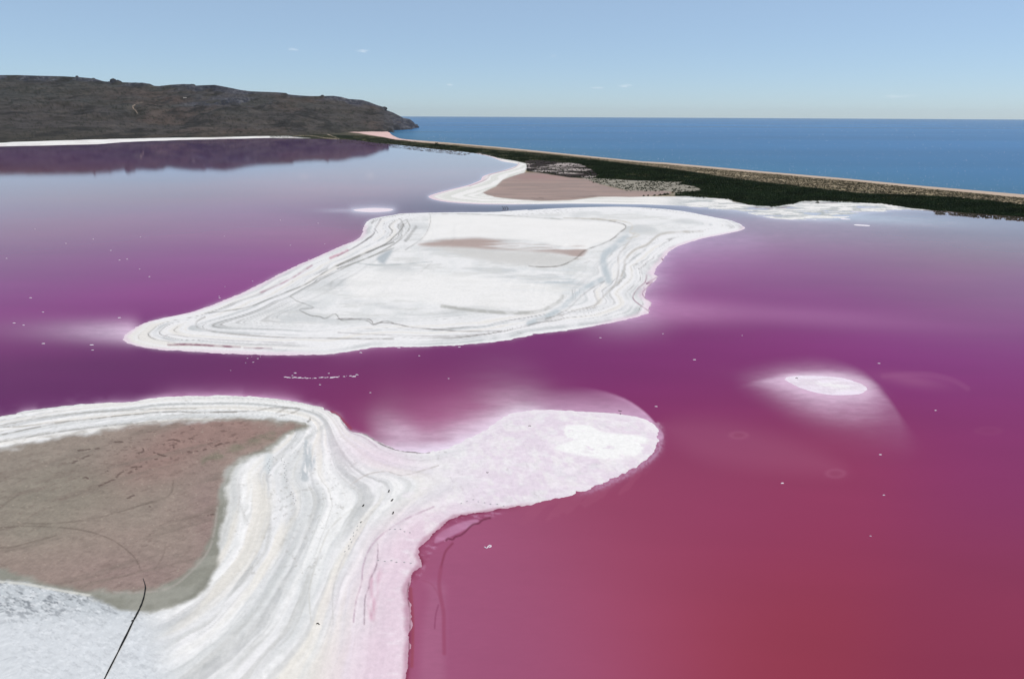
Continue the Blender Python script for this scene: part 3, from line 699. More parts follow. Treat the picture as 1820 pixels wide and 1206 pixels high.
# ------------------------------------------------------------------ colour of the brine (pigment, nearness of the white bed, tint of the hill's reflection)
HAZE = 1.3e-5
SAMPLES = [
(40, 285, 0.163, 0.012, 0.248), (200, 285, 0.153, 0.012, 0.240), (350, 280, 0.044, 0.012, 0.134), (500, 270, 0.085, 0.012, 0.194), (600, 262, 0.174, 0.012, 0.297),  # far shore: purple of the hill's mirror image worked into the base colour
(250, 264, 0.111, 0.012, 0.267), (420, 256, 0.141, 0.012, 0.251), (100, 272, 0.167, 0.012, 0.269), (40, 320, 0.266, 0.033, 0.012), (100, 330, 0.318, 0.100, 0.036),
(300, 330, 0.301, 0.061, 0.012), (600, 330, 0.432, 0.110, 0.094), (740, 320, 0.464, 0.225, 0.178), (650, 300, 0.429, 0.118, 0.022), (850, 300, 0.394, 0.147, 0.093),
(50, 400, 0.289, 0.079, 0.084), (300, 400, 0.291, 0.082, 0.130), (550, 400, 0.327, 0.090, 0.192), (10, 445, 0.297, 0.083, 0.146), (60, 480, 0.246, 0.048, 0.183),
(60, 510, 0.218, 0.031, 0.174), (110, 515, 0.206, 0.030, 0.159), (250, 460, 0.260, 0.059, 0.179), (400, 470, 0.259, 0.034, 0.191), (280, 520, 0.221, 0.014, 0.164),
(330, 500, 0.239, 0.025, 0.179), (100, 560, 0.215, 0.013, 0.155), (30, 590, 0.224, 0.014, 0.141), (100, 655, 0.090, 0.012, 0.078), (250, 650, 0.091, 0.012, 0.077),
(430, 645, 0.096, 0.012, 0.080), (300, 690, 0.141, 0.012, 0.110), (100, 710, 0.139, 0.012, 0.108), (450, 685, 0.172, 0.012, 0.110), (30, 690, 0.118, 0.012, 0.095),
(600, 645, 0.120, 0.012, 0.099), (800, 648, 0.128, 0.012, 0.109), (1000, 640, 0.158, 0.013, 0.127), (1200, 640, 0.179, 0.012, 0.132), (640, 700, 0.200, 0.018, 0.105),
(850, 700, 0.236, 0.028, 0.105), (1160, 690, 0.198, 0.016, 0.115), (660, 735, 0.246, 0.036, 0.117), (1220, 740, 0.217, 0.023, 0.089), (1000, 612, 0.190, 0.012, 0.113),
(900, 630, 0.148, 0.012, 0.117), (1240, 470, 0.315, 0.072, 0.240), (1330, 450, 0.284, 0.058, 0.198), (1450, 450, 0.240, 0.058, 0.175), (1600, 450, 0.236, 0.081, 0.125),
(1750, 430, 0.233, 0.096, 0.070), (1500, 500, 0.226, 0.032, 0.169), (1700, 500, 0.221, 0.068, 0.148), (1800, 540, 0.224, 0.062, 0.169), (1500, 540, 0.230, 0.029, 0.172),
(1300, 610, 0.204, 0.012, 0.139), (1500, 620, 0.202, 0.012, 0.143), (1750, 640, 0.223, 0.018, 0.176), (1220, 615, 0.186, 0.012, 0.122), (1780, 700, 0.196, 0.013, 0.117),
(1750, 780, 0.216, 0.019, 0.108), (1300, 700, 0.206, 0.020, 0.110), (1250, 830, 0.257, 0.041, 0.103), (1500, 860, 0.243, 0.028, 0.084), (1110, 900, 0.260, 0.043, 0.096),
(1290, 900, 0.229, 0.030, 0.088), (1400, 930, 0.236, 0.028, 0.066), (1800, 880, 0.199, 0.023, 0.098), (1750, 1000, 0.207, 0.027, 0.071), (1150, 1050, 0.284, 0.041, 0.072),
(1400, 1080, 0.244, 0.030, 0.051), (1750, 1090, 0.218, 0.025, 0.054), (1100, 1000, 0.285, 0.044, 0.084), (950, 1000, 0.311, 0.068, 0.141), (950, 1090, 0.312, 0.069, 0.135),
(850, 1050, 0.352, 0.103, 0.195), (800, 980, 0.345, 0.089, 0.163), (1450, 405, 0.352, 0.225, 0.215), (1350, 395, 0.356, 0.257, 0.268), (1700, 400, 0.229, 0.179, 0.184),
(1800, 410, 0.211, 0.172, 0.189), (750, 375, 0.135, 0.012, 0.012), (870, 372, 0.012, 0.012, 0.012), (1100, 365, 0.012, 0.012, 0.012),
]
WB = np.zeros((len(GX), 3)); ws = np.zeros(len(GX)) + 1e-9
for (sx, sy, r_, g_, b_) in SAMPLES:
    k = np.exp(-np.minimum(((PX - sx) / 190.0) ** 2 + ((PY - sy) / (26 + .16 * max(sy - 300, 0))) ** 2, 60)) + 1e-7 / (1 + ((PX - sx) / 300) ** 2 + ((PY - sy) / 80) ** 2)
    WB += k[:, None] * np.array([r_, g_, b_])[None]; ws += k
WB /= ws[:, None]
def wpaint(m, c, s=1.0):
    global WB
    w_ = (np.clip(m, 0, 1) * s)[:, None]
    WB = WB * (1 - w_) + np.asarray(c)[None] * w_
wstreak = fbm(PX * .012, PY * .07, 171, 4)
WB *= (1 + (fbm(GX * .012, GY * .012, 173, 3) - .5)[:, None] * .16)
WB *= (1 + (fbm(GX * .02, GY * .05, 174, 4) - .5)[:, None] * .10)
WB *= (1 + (fbm(GX * .05 + GY * .03, GY * .16, 175, 3) - .5)[:, None] * .07)
bed = np.array([.80, .70, .80])            # pink white salt seen through a few centimetres of brine
rose = np.array([.52, .22, .42])
# thin brine along the edges of the salt
out_i = np.where(I_in, 0, np.maximum(-I_p, 0)); out_s = np.where(S_in, 0, np.maximum(-S_p, 0)); out_g = np.where(G_in, 0, np.maximum(-G_p, 0))
rag = .35 + .9 * sm(.3, .7, fbm(PX * .03, PY * .06, 185, 3))
far_i = np.where(out_i > 75, 0, 1); far_s = np.where(out_s > 150, 0, 1)
wpaint(np.exp(-out_i / 2.2) * rag, bed, .20)
wpaint(np.exp(-out_s / 2.2) * rag * (PX < 1000) * (PY < 850), bed, .25)
wpaint(np.exp(-out_g / 2.5) * (PX < 1700) * (PX > 730), bed, .5)
# pale plume left of the island, broad shelf on its right
plume = np.exp(-((PY - (590 + (PX - 225) * .02)) / (17 + (225 - PX) * .02)) ** 2) * np.exp(-np.maximum(225 - PX, 0) / 85.0) * sm(262, 225, PX)
wpaint(plume, bed, .75)
wpaint(np.exp(-((PY - 586) / 22) ** 2) * np.exp(-np.maximum(225 - PX, 0) / 60) * sm(262, 225, PX), rose, .4)
wpaint(np.clip(np.exp(-out_i / 26.0) - .04, 0, 1) * sm(1000, 1140, PX) * sm(400, 440, PY) * sm(640, 570, PY), np.array([.55, .36, .52]), .75)
wpaint(blob(1190, 552, 110, 22, 4), rose, .5)
wpaint(blob(1400, 560, 260, 18, 4) * .5, rose, .5)
wpaint(np.exp(-out_i / 9.0) * sm(560, 640, PX) * sm(780, 680, PX) * (PY > 590), rose, .3)
# soft upper edge of the spit and lobe
soft = np.exp(-out_s / 26.0) * sm(640, 720, PX) * sm(1010, 860, PX) * sm(880, 800, PY)
wpaint(np.clip(soft - .003, 0, 1) * (.6 + .8 * wstreak), bed, .85)
wpaint(np.exp(-out_s / 7.0) * sm(660, 760, PX) * sm(1000, 900, PX) * (PY < 860) * (.5 + .9 * fbm(PX * .06, PY * .16, 187, 4)), bed, .9)
wpaint(blob(720, 770, 50, 22, 25) * (.6 + .7 * wstreak), bed, .4)
wpaint(blob(850, 770, 90, 34, -22) * (.5 + wstreak), bed, .62)
wpaint(blob(800, 740, 140, 50, -10), np.array([.42, .12, .26]), .45)
wpaint(np.exp(-out_s / 9.0) * sm(240, 330, PX) * sm(560, 500, PX) * (PY < 740), np.array([.62, .3, .5]), .5)
wpaint(np.exp(-out_s / 6.0) * sm(640, 560, PX) * (PY < 780) * rag, np.array([.6, .35, .55]), .3)
VEIL = cr([(930, 692), (1000, 683), (1060, 690), (1110, 707), (1145, 730), (1168, 755), (1180, 778), (1150, 790), (1080, 790), (1000, 770), (930, 760), (900, 735)], True, 3)
vd = seg_dist(PX, PY, VEIL, True, 70) * np.where(inside(PX, PY, VEIL), 1, -1)
veil = sm(-1.5, 3.5 + 22 * sm(1120, 960, PX), vd) * sm(905, 1010, PX)
wpaint(veil * (.12 + .75 * sm(685, 745, PY)), np.array([.62, .40, .56]), .85)
wpaint(veil * np.exp(-np.maximum(vd - 3, 0) / 4) * sm(1000, 1080, PX), np.array([.66, .34, .55]), .3)
# fretted mauve rim under the lobe and drowned ledges along the lower shore
rim = np.exp(-np.maximum(out_s - 6, 0) / 3.0) * sm(1010, 1080, PX) * (PY > 750)
wpaint(rim * (.5 + .7 * sm(.35, .6, fbm(PX * .35, PY * .35, 181, 3))), np.array([.42, .22, .33]), .8)
fr = fbm((PX + PY) * .05, (PX - PY) * .012, 183, 3)
wpaint(np.exp(-np.maximum(out_s - 6 - 26 * sm(.45, .65, fr), 0) / 2.0) * sm(900, 960, PX) * sm(1170, 1120, PX) * (PY > 800), np.array([.35, .09, .15]), .2)
LEDGE = cr(n6([(640, 225), (760, 215), (900, 205), (960, 215), (840, 250), (740, 285), (690, 310), (600, 360), (560, 410), (490, 440), (430, 470), (360, 560), (300, 700), (215, 790), (190, 850), (150, 700), (250, 560), (280, 440), (450, 300)]), True, 3)
lt = fbm(PX * .05 + PY * .06, PY * .16 - PX * .04, 191, 5, .62)
wpaint(mask(LEDGE, 3.0), np.array([.33, .085, .16]), .9)
wpaint(mask(LEDGE, 3.0) * sm(.45, .65, lt), np.array([.26, .05, .11]), .6)
wpaint(mask(LEDGE, 3.0) * sm(.55, .72, 1 - lt), np.array([.50, .24, .36]), .6)
wpaint(mask(cr(n6([(430, 380), (560, 310), (700, 270), (740, 285), (650, 340), (540, 395), (470, 430), (400, 450)]), True), 2) , np.array([.50, .22, .34]), .75)
wpaint(np.exp(-out_s / 10.0) * (PY > 930) * (PX < 800), np.array([.34, .085, .15]), .7)
wpaint(mask(cr([(745, 1400), (748, 1150), (762, 1060), (758, 1035), (790, 1040), (790, 1100), (788, 1400)], True), 11), np.array([.40, .15, .235]), .35)
for pl, wd, c, s in ((n6([(490, 430), (505, 418), (540, 425), (560, 405), (600, 392), (640, 362), (665, 335), (700, 308), (740, 300), (770, 275), (830, 258)]), 1.6, (.14, .02, .045), .85),
                     (n6([(540, 455), (490, 510), (470, 560), (450, 640)]), 2.0, (.22, .035, .07), .7), (n6([(400, 1110), (410, 1000), (430, 930)]), 1.0, (.22, .04, .09), .6),
                     (n6([(450, 640), (435, 760), (450, 880), (470, 990), (472, 1110), (475, 1300)]), 3.4, (.29, .06, .115), .75),
                     (n6([(310, 740), (380, 770), (430, 850), (470, 960)]), 1.6, (.30, .07, .13), .4),
                     (n6([(215, 800), (225, 950), (232, 1110), (225, 1400)]), 3.0, (.30, .06, .085), .75),
                     (n3([(900, 222), (950, 245), (1000, 300), (1050, 350)]), 2.4, (.26, .03, .06), .7)):
    wpaint(lines(pl, wd), np.array(c), s)
# the drowned white bar on the right, with its comet tail
ripple = .78 + .44 * fbm(PX * .05 + PY * .02, PY * .34, 189, 4)
yc = 659 + np.where(PX < 1480, ((PX - 1480) / 95.0) ** 2 * 9, ((PX - 1480) / 70.0) ** 2 * 16)
upsh = .10 + .90 * sm(-5, 6, PY - yc)
wpaint(np.exp(-np.maximum(-B_p, 0) / 8.0) * np.clip(ripple + .35 * np.exp(-np.maximum(-B_p, 0) / 3.0), 0, 1) * upsh, bed, .97)
wpaint(blob(1395, 678, 75, 13, 8) * ripple * upsh, np.array([.6, .42, .56]), .75)
tail_c = np.array([(1330, 676), (1400, 662), (1480, 658), (1530, 666), (1562, 690), (1592, 726), (1612, 765), (1622, 800), (1590, 810), (1530, 790), (1470, 760), (1400, 720)])
tp_ = cr(tail_c, True, 4); tin = inside(PX, PY, tp_); td = seg_dist(PX, PY, tp_, True, 40) * np.where(tin, 1, -1)
softside = 5 + 30 * sm(1590, 1450, PX + (PY - 690) * -.25) + 22 * sm(730, 800, PY)
tm = sm(-softside, softside, td) * np.exp(-np.maximum(-B_p, 0) / 40.0)
tm *= np.exp(-np.maximum(PY - 745, 0) / 34.0)
wpaint(tm * ripple, np.array([.62, .40, .54]), .95)
wpaint(mask(cr([(1180, 760), (1240, 745), (1330, 760), (1450, 800), (1500, 838), (1430, 840), (1330, 830), (1240, 810)], True), 26), np.array([.36, .11, .19]), .2)
wpaint(lines([(1570, 668), (1640, 664), (1690, 674), (1720, 690)], 4.5), np.array([.36, .11, .23]), .16)
wpaint(blob(1620, 675, 60, 12, 8), np.array([.36, .11, .23]), .35)
for (cx_, cy_, wx_, wy_) in ((1313, 773, 14, 5.5), (1485, 841, 15, 6.5), (1757, 765, 20, 6)):     # drowned springs
    q = np.hypot((PX - cx_) / wx_, (PY - cy_) / wy_)
    f = .3 if cx_ > 1700 else 1
    wpaint(np.exp(-((q - 1) / .34) ** 2), np.array([.40, .13, .21]), .2 * f)
    wpaint(1 - sm(.4, 1.0, q), np.array([.25, .05, .10]), .3 * f)
# islet halo, pale water off the marsh
wpaint(np.exp(-np.maximum(-T_p, 0) / 5.0), bed, .7)
wpaint(blob(610, 374, 40, 4), bed, .3)
wpaint(blob(1500, 385, 190, 10, 3), np.array([.5, .52, .55]), .7)
wpaint(np.exp(-np.maximum(out_s - 1, 0) / 3.2) * (.4 + .8 * fbm(PX * .06, PY * .06, 193, 3)) * sm(880, 915, PY) * sm(960, 880, PX), np.array([.20, .025, .06]), .85)
WB *= (1 + .05 * sm(620, 900, PY) * sm(850, 1100, PX))[:, None] * np.stack([np.ones(len(GX)), np.ones(len(GX)), 1 + .07 * sm(700, 950, PY)], 1)
pale = np.clip((WB[:, 1] - .05) / .35, 0, 1)
fine = fbm(PX * .05 + PY * .015, PY * .30, 195, 5, .62); fine2 = fbm(GX * .7, GY * .7, 197, 3)
WB *= (1 + ((fine - .5) * .8 + (fine2 - .5) * .2) * pale * (1 - pale * .6))[:, None]
ws_ = fbm(GX * .004 + GY * .002, GY * .03, 199, 4, .6)
WB *= (1 + (ws_ - .5) * .14)[:, None]
WB = np.clip(WB, .004, .85)

# ------------------------------------------------------------------ build the ground pieces
CO = np.stack([GX, GY, Zs], 1)
qv = lambda a: a[QUADS]
zmax = qv(Zs).max(1)
islq = qv(np.where(I_p > -9, 1, 0)).min(1) > 0
sptq = qv(np.where(S_p > -9, 1, 0)).min(1) > 0
mainq = (qv(np.where(G_p > -7, 1, 0)).min(1) > 0) & ~islq & ~sptq
tq = (qv(np.where(T_p > -4, 1, 0)).min(1) > 0)
bq = (qv(np.where(B_p > -12, 1, 0)).min(1) > 0)
landok = zmax > -.12
fm = lambda m: qv(np.where(m, 1, 0)).sum(1) >= 2
att = {"albedo": A}
def land(name, sel, mat):
    o = sub_mesh(name, CO, QUADS[sel], att, mat)
    tag(o, kind="structure"); link(o)
    return o
mudq = fm(M_in) & sptq
land("salt_island", islq & landok & ~sptq, M_salt)
land("salt_spit", sptq & landok & ~mudq, M_salt)
land("mud_flat", mudq, M_mud)
penm = fm(inside(PX, PY, PENMUD)) & mainq
beq = fm(inside(PX, PY, BEACH)) & mainq & ~penm
saltq = (fm(inside(PX, PY, PEN_SALT) & ~inside(PX, PY, BELT)) | fm(inside(PX, PY, FARSALT))) & mainq & ~penm & ~beq
land("mud_flat", penm & landok, M_mud)
land("sand_beach", beq & landok, M_sand)
land("salt_shore", saltq & landok, M_salt)
land("scrub_ground", mainq & ~penm & ~beq & ~saltq & landok, M_soil)
land("salt_islet", tq & landok & ~islq, M_salt)
land("sandbar", bq & landok, M_salt)

# the brine: one level sheet, left out where land stands well above it and beyond the sea shore
SEA_SIDE = np.array(list(cr(SEA_SHORE, False, 2)) + [(660, 233), (400, 222), (-3500, 222), (-3500, 150), (5600, 150)])
wet = (qv(Zs).min(1) < .12) & ~fm(inside(PX, PY, SEA_SIDE))
deepland = (qv(np.where(G_in, G_m, -1)).min(1) > 20) & ~(qv(marsh_low).max(1) > .05)
wet &= ~deepland
WCO = np.stack([GX, GY, np.zeros_like(GX)], 1)
lake = sub_mesh("pink_lake", WCO, QUADS[wet], {"water": WB}, M_lake)
tag(lake, kind="structure"); link(lake)

# the sea: a level sheet to the horizon, slightly lower
sr = np.concatenate([np.array([20., 200.]), np.geomspace(280, 4500, 70), np.geomspace(5200, 25000, 14)])
sa = np.concatenate([np.radians(np.linspace(-180, -60, 13))[:-1], np.radians(np.linspace(-60, 60, 241)), np.radians(np.linspace(60, 180, 13))[1:]])
SX = (sr[:, None] * np.sin(sa)[None]).ravel(); SY = (sr[:, None] * np.cos(sa)[None]).ravel()
shore_m = ground(np.array(SEA_SHORE))
sdist = seg_dist(SX, SY, shore_m, False, 900)
deep = np.array([.012, .118, .32]); shal = np.array([.026, .135, .26])
kk = np.exp(-sdist / 90.0)[:, None]
bay = np.exp(-sdist / 500.0)[:, None] * .5
SC = deep * (1 - kk) + shal * kk
SC = SC * (1 - bay) + shal * bay
ii = np.arange(len(sr) * len(sa)).reshape(len(sr), len(sa))
SQ = np.stack([ii[:-1, :-1], ii[1:, :-1], ii[1:, 1:], ii[:-1, 1:]], -1).reshape(-1, 4)[:, ::-1]
swell = fbm(SX * .0006, SY * .0045, 203, 4, .6)
SC = SC * (1 + (swell - .5)[:, None] * .45)
sea = mesh_np("sea", np.stack([SX, SY, np.full_like(SX, -.16)], 1), SQ, M_sea, {"water": SC})
tag(sea, kind="structure"); link(sea)

# ------------------------------------------------------------------ the hill and its headland
SKY_L = r1([(0, 212), (130, 212), (250, 216), (450, 221), (535, 226), (545, 216), (552, 226), (620, 232), (655, 236), (690, 244), (735, 258), (780, 260), (792, 245), (812, 243), (850, 262),
            (900, 264), (990, 267), (1050, 272), (1085, 288), (1130, 290), (1200, 280), (1290, 275), (1350, 277), (1370, 286), (1440, 283), (1510, 281), (1560, 290), (1640, 306), (1700, 318)])
SKY_R = r2([(120, 318), (180, 326), (280, 330), (380, 334), (430, 338), (445, 348), (520, 355), (600, 360), (660, 360), (685, 354), (700, 359), (760, 358), (820, 366), (870, 380), (960, 386), (1010, 400),
            (1060, 420), (1120, 438), (1128, 455), (1180, 475), (1230, 500), (1250, 512), (1300, 522), (1330, 545), (1345, 575), (1352, 584)])
skyl = np.array([(-700, 150), (-420, 128), (-200, 131)] + SKY_L + SKY_R)
BASE = np.array([(-700, 290), (-200, 266)] + r1([(0, 688), (500, 672), (1100, 657), (1500, 652)]) + r2([(200, 644), (440, 642), (700, 628), (900, 612), (1100, 611), (1180, 606)]) + [(700, 231.5), (716, 231), (730, 229.5), (737, 228), (742.5, 227)])
RIDGE = np.array([(-700, 3300), (0, 3250), (180, 3000), (300, 2700), (400, 2500), (600, 2450), (680, 2500), (712, 2560), (715, 2600), (735, 2680), (743, 2760)])
HC = np.concatenate([np.linspace(-420, 0, 90)[:-1], np.linspace(0, 743, 620)])
NS = 190
ss = np.concatenate([np.linspace(-.06, 1, NS - 30), 1 + np.linspace(.02, .6, 30)])
sk = np.interp(HC, skyl[:, 0], skyl[:, 1]); bs = np.interp(HC, BASE[:, 0], BASE[:, 1]); rd = np.interp(HC, RIDGE[:, 0], RIDGE[:, 1])
dk_ = ray(HC, sk); hz_ = np.hypot(dk_[:, 0], dk_[:, 1])
top = H + rd * dk_[:, 2] / hz_
ux = dk_[:, 0] / hz_; uy = dk_[:, 1] / hz_
db = ray(HC, bs); rb = H / (-db[:, 2]) * np.hypot(db[:, 0], db[:, 1])
rb = np.minimum(rb, rd - 25)
S_ = ss[:, None]
rad = rb[None] + (rd - rb)[None] * np.clip(S_, None, 1.6)
HX = rad * ux[None]; HY = rad * uy[None]
# slope profile: long concave foot, steeper shoulder, a crag at the brow
steep = sm(660, 725, HC)[None]
low = np.clip(S_, 0, 1)
g1 = low ** 1.18
g1 = .45 * g1 + .55 * (low ** .95)
g1 = g1 * .955 + .045 * sm(.955, .995, low)
g2 = np.clip(low, 0, 1) ** .45
gp = g1 * (1 - steep) + g2 * steep
kern = np.ones(41) / 41
tops = np.convolve(np.pad(top, 20, mode='edge'), kern, 'valid')
HZ = tops[None] * gp + (top - tops)[None] * sm(.90, 1.0, low)
sc1 = fbm(HX * .004, HY * .0035, 201, 5); sc2 = fbm(HX * .018, HY * .012, 205, 4); sc3 = fbm(HX * .05, HY * .05, 209, 4)
gul = 1 - np.abs(2 * fbm(HX * .006 + HY * .002, HY * .0022, 211, 4) - 1)
amp = np.clip(low * (1 - low ** 6) * 4, 0, 1) * np.clip(top[None] / 90, .12, 1)
terr = np.sin((HZ + (sc1 - .5) * 60) * .22) * 1.6
HZ = HZ + amp * ((sc1 - .5) * 34 + (sc2 - .5) * 13 - (gul - .6) * 14 + terr + (sc3 - .5) * 5)
HZ = HZ - np.clip(S_ - 1, 0, 1) * top[None] * .9
HZ = HZ + np.where(S_ < 0, S_ * 30, 0)
HZ = HZ - (1 - sm(-.05, .02, S_)) * .5
# crags: blocky risers on the upper slope and all over the cape
rk = np.clip(sm(.86, .985, low) * (1 - steep) * sm(.42, .6, sc2 + .12 * sm(.95, .99, low)) + steep * sm(.33, .55, sc2 + .2), 0, 1)
rk = np.clip(rk + np.exp(-((HC[None] - 365) / 46) ** 2 - ((low - .60) / .10) ** 2) * sm(.4, .52, sc2 + .06) + np.exp(-((HC[None] - 420) / 60) ** 2 - ((low - .72) / .12) ** 2) * sm(.46, .56, sc2), 0, 1)
stepz = np.abs(((HZ + sc2 * 14) / 7.0) % 1 - .5) * 5.0
HZ = HZ + rk * (stepz - 1.2) * (1 - sm(.985, .999, low)) * np.clip(top[None] / 60, .2, 1)
HXf, HYf, HZf = HX.ravel(), HY.ravel(), HZ.ravel()
hpx, hpy = plan(HXf, HYf, HZf)
HA = np.zeros((len(HXf), 3)); HA[:] = alb(72, 69, 69)
def hpaint(m, c, s=1.0):
    global HA
    w_ = (np.clip(m, 0, 1) * s)[:, None]; HA = HA * (1 - w_) + np.asarray(c)[None] * w_
f = lambda a: np.broadcast_to(a, HX.shape).ravel()
streakh = fbm(hpx * .03, hpy * .35, 221, 4)
hpaint(sm(.42, .64, f(sc1)), alb(68, 69, 68), .85)
hpaint(sm(.5, .7, fbm(HXf * .006, HYf * .004, 223, 4)) * sm(100, 300, hpx), alb(86, 75, 71), .7)
hpaint(sm(.52, .66, streakh), alb(56, 54, 50), .6)
hpaint(sm(.55, .7, fbm(hpx * .05, hpy * .4, 225, 4)), alb(88, 83, 80), .45)
hpaint(f(1 - sm(.0, .16, low)), alb(64, 62, 54), .6)
hpaint(sm(.6, .72, fbm(hpx * .3, hpy * .6, 227, 3)), alb(40, 42, 38), .7)
hpaint(f(rk) , alb(80, 82, 92), .8)
hpaint(f(rk) * sm(.62, .7, fbm(hpx * .18, hpy * .35, 231, 3)), alb(118, 118, 122), .5)
hpaint(sm(.58, .70, fbm(HXf * .03, HYf * .012, 233, 4)), alb(44, 44, 44), .7)
hpaint(f(rk) * sm(.5, .65, fbm(hpx * .25, hpy * .5, 229, 3)), alb(46, 49, 60), .85)
def hline(pl, wd, c, s):
    d = seg_dist(hpx, hpy, cr(pl, False, 3), False, 4); hpaint(np.clip(1.4 - d / wd, 0, 1), c, s)
hline(r1([(950, 420), (932, 432), (940, 448), (955, 462), (965, 478)]), .7, alb(160, 145, 132), .9)
hline(r1([(960, 412), (1010, 402)]), .5, alb(130, 120, 110), .6)
hline(r1([(1140, 385), (1080, 415), (1030, 440), (985, 470)]), .8, alb(46, 46, 44), .8)
hline(r1([(1000, 485), (1080, 510), (1150, 525)]), .7, alb(48, 48, 44), .7)
hline(r1([(60, 450), (250, 430), (400, 420), (700, 410), (850, 410)]), .7, alb(52, 52, 48), .6)
hline(r1([(1290, 371), (1310, 371)]), .8, alb(190, 185, 180), .8)
hline(r2([(560, 465), (700, 470), (820, 480)]), .7, alb(50, 50, 52), .6)
ncol, nrow = len(HC), len(ss)
ih = np.arange(nrow * ncol).reshape(nrow, ncol)
HQ = np.stack([ih[:-1, :-1], ih[:-1, 1:], ih[1:, 1:], ih[1:, :-1]], -1).reshape(-1, 4)[:, ::-1]
hill = mesh_np("hill", np.stack([HXf, HYf, HZf], 1), HQ, M_hill, {"albedo": HA})
tag(hill, kind="structure"); link(hill)

# ------------------------------------------------------------------ simple plain materials for loose things
def plain(name, c, rough=.9, var=.25, scale=4.0):
    m, n, l, out = new_mat(name)
    p = n.new("ShaderNodeBsdfPrincipled"); l.new(p.outputs[0], out.inputs[0])
    p.inputs["Roughness"].default_value = rough; p.inputs["Specular IOR Level"].default_value = .2
    tc = n.new("ShaderNodeTexCoord")
    nn = n.new("ShaderNodeTexNoise"); nn.inputs["Scale"].default_value = scale; nn.inputs["Detail"].default_value = 4
    l.new(tc.outputs["Object"], nn.inputs["Vector"])
    mr = n.new("ShaderNodeMapRange"); mr.inputs[1].default_value = .3; mr.inputs[2].default_value = .7; mr.inputs[3].default_value = 1 - var; mr.inputs[4].default_value = 1 + var
    l.new(nn.outputs[0], mr.inputs[0])
    vm = n.new("ShaderNodeVectorMath"); vm.operation = 'SCALE'; vm.inputs[0].default_value = c
    l.new(mr.outputs[0], vm.inputs["Scale"]); l.new(vm.outputs[0], p.inputs["Base Color"])
    return m
M_leaf = plain("shrub_leaves", (.040, .050, .024), .8, .35, 1.5)
M_reed = plain("marsh_reed", (.032, .050, .018), .8, .4, .05)
M_scrub = plain("dry_scrub", (.12, .105, .066), .9, .5, .08)
M_foam_glint = plain("salt_foam_glint", (.82, .76, .82), .8, .05)
M_wood = plain("weathered_wood", (.035, .028, .026), .9, .3, 9)
M_rock = plain("dark_sea_rock", (.045, .045, .052), .9, .4, .3)
M_pale = plain("pale_limestone", (.11, .108, .112), .9, .35, .12)
M_wrack = plain("dry_seaweed", (.045, .030, .026), .95, .4, 2)
M_wetmud = plain("wet_black_mud", (.012, .011, .011), .5, .3, 2)
M_print = plain("grey_wet_salt", (.40, .40, .41), .7, .1)

rng = np.random.default_rng(7)
# ground height under a point of the survey
def gz(px, py):
    p = ground([(px, py)])[0]
    j = np.argmin(np.abs(rr - np.hypot(*p))); i = np.argmin(np.abs(az - math.atan2(p[0], p[1])))
    k = j * NA + i
    return p[0], p[1], max(float(Zs[k]), 0.0)

# ------------------------------------------------------------------ marsh reeds: a dense mass nobody could count
def tufts(name, pts, h0, h1, wid, mat, blades=5):
    n = len(pts); tri = []; V = np.zeros((n, blades, 3, 3), np.float32)
    hh = rng.uniform(h0, h1, n)
    for b in range(blades):
        a = rng.uniform(0, 2 * math.pi, n); le = rng.uniform(.15, .6, n) * hh; off = rng.uniform(0, wid, n)
        bx = pts[:, 0] + np.cos(a) * off; by = pts[:, 1] + np.sin(a) * off
        pa = a + rng.uniform(1.0, 2.1, n); wv = rng.uniform(.35, .6, n) * wid
        V[:, b, 0] = np.stack([bx - np.cos(pa) * wv, by - np.sin(pa) * wv, pts[:, 2] - .05], 1)
        V[:, b, 1] = np.stack([bx + np.cos(pa) * wv, by + np.sin(pa) * wv, pts[:, 2] - .05], 1)
        V[:, b, 2] = np.stack([bx + np.cos(a) * le, by + np.sin(a) * le, pts[:, 2] + hh * rng.uniform(.7, 1, n)], 1)
    co = V.reshape(-1, 3); fc = np.arange(len(co), dtype=np.int32).reshape(-1, 3)
    return mesh_np(name, co, fc, mat, smooth=False)
def scatter(maskv, count, bias=1.0):
    """points on the ground, chosen from the survey grid where maskv > 0"""
    w_ = np.clip(maskv, 0, 1) * (RAD ** bias)
    w_ = w_ / w_.sum()
    k = rng.choice(len(GX), count, p=w_)
    da = float(np.median(np.diff(az))); x = GX[k]; y = GY[k]
    r_ = RAD[k]; a_ = np.arctan2(x, y) + rng.uniform(-.5, .5, count) * da
    dr = np.interp(r_, rr[::-1], np.abs(np.gradient(rr))[::-1])
    r2_ = r_ + rng.uniform(-.5, .5, count) * dr
    return np.stack([r2_ * np.sin(a_), r2_ * np.cos(a_), np.maximum(Zs[k], 0)], 1)
view = (PX > -150) & (PX < 1980)
beltm = mask(BELT, .6) * g * view * (1 - sp) * (1 - bm_) * (Zs > .0)
rp = scatter(beltm * (1 - dk * .92) * (Zs > .05) * (1 - .8 * sm(.56, .66, gapn)), 50000, .35)
M_reed2 = plain("olive_sedge", (.060, .072, .028), .85, .4, .05)
ro = scatter(beltm * (1 - dk) * (Zs > .05) * (.15 + sm(.50, .66, gapn) + .9 * np.exp(-seg_dist(PX, PY, BELT, True, 30) / 3.0)), 16000, .3)
sed = tufts("sedge_patches", ro, .25, .7, .6, M_reed2); tag(sed, kind="stuff", label="lighter olive sedge in the gaps of the reed bed", cat="sedge"); link(sed)
reeds = tufts("reed_bed", rp, .35, .95, .7, M_reed); tag(reeds, kind="stuff", label="dense dark green reeds along the marshy lake shore", cat="reeds"); link(reeds)
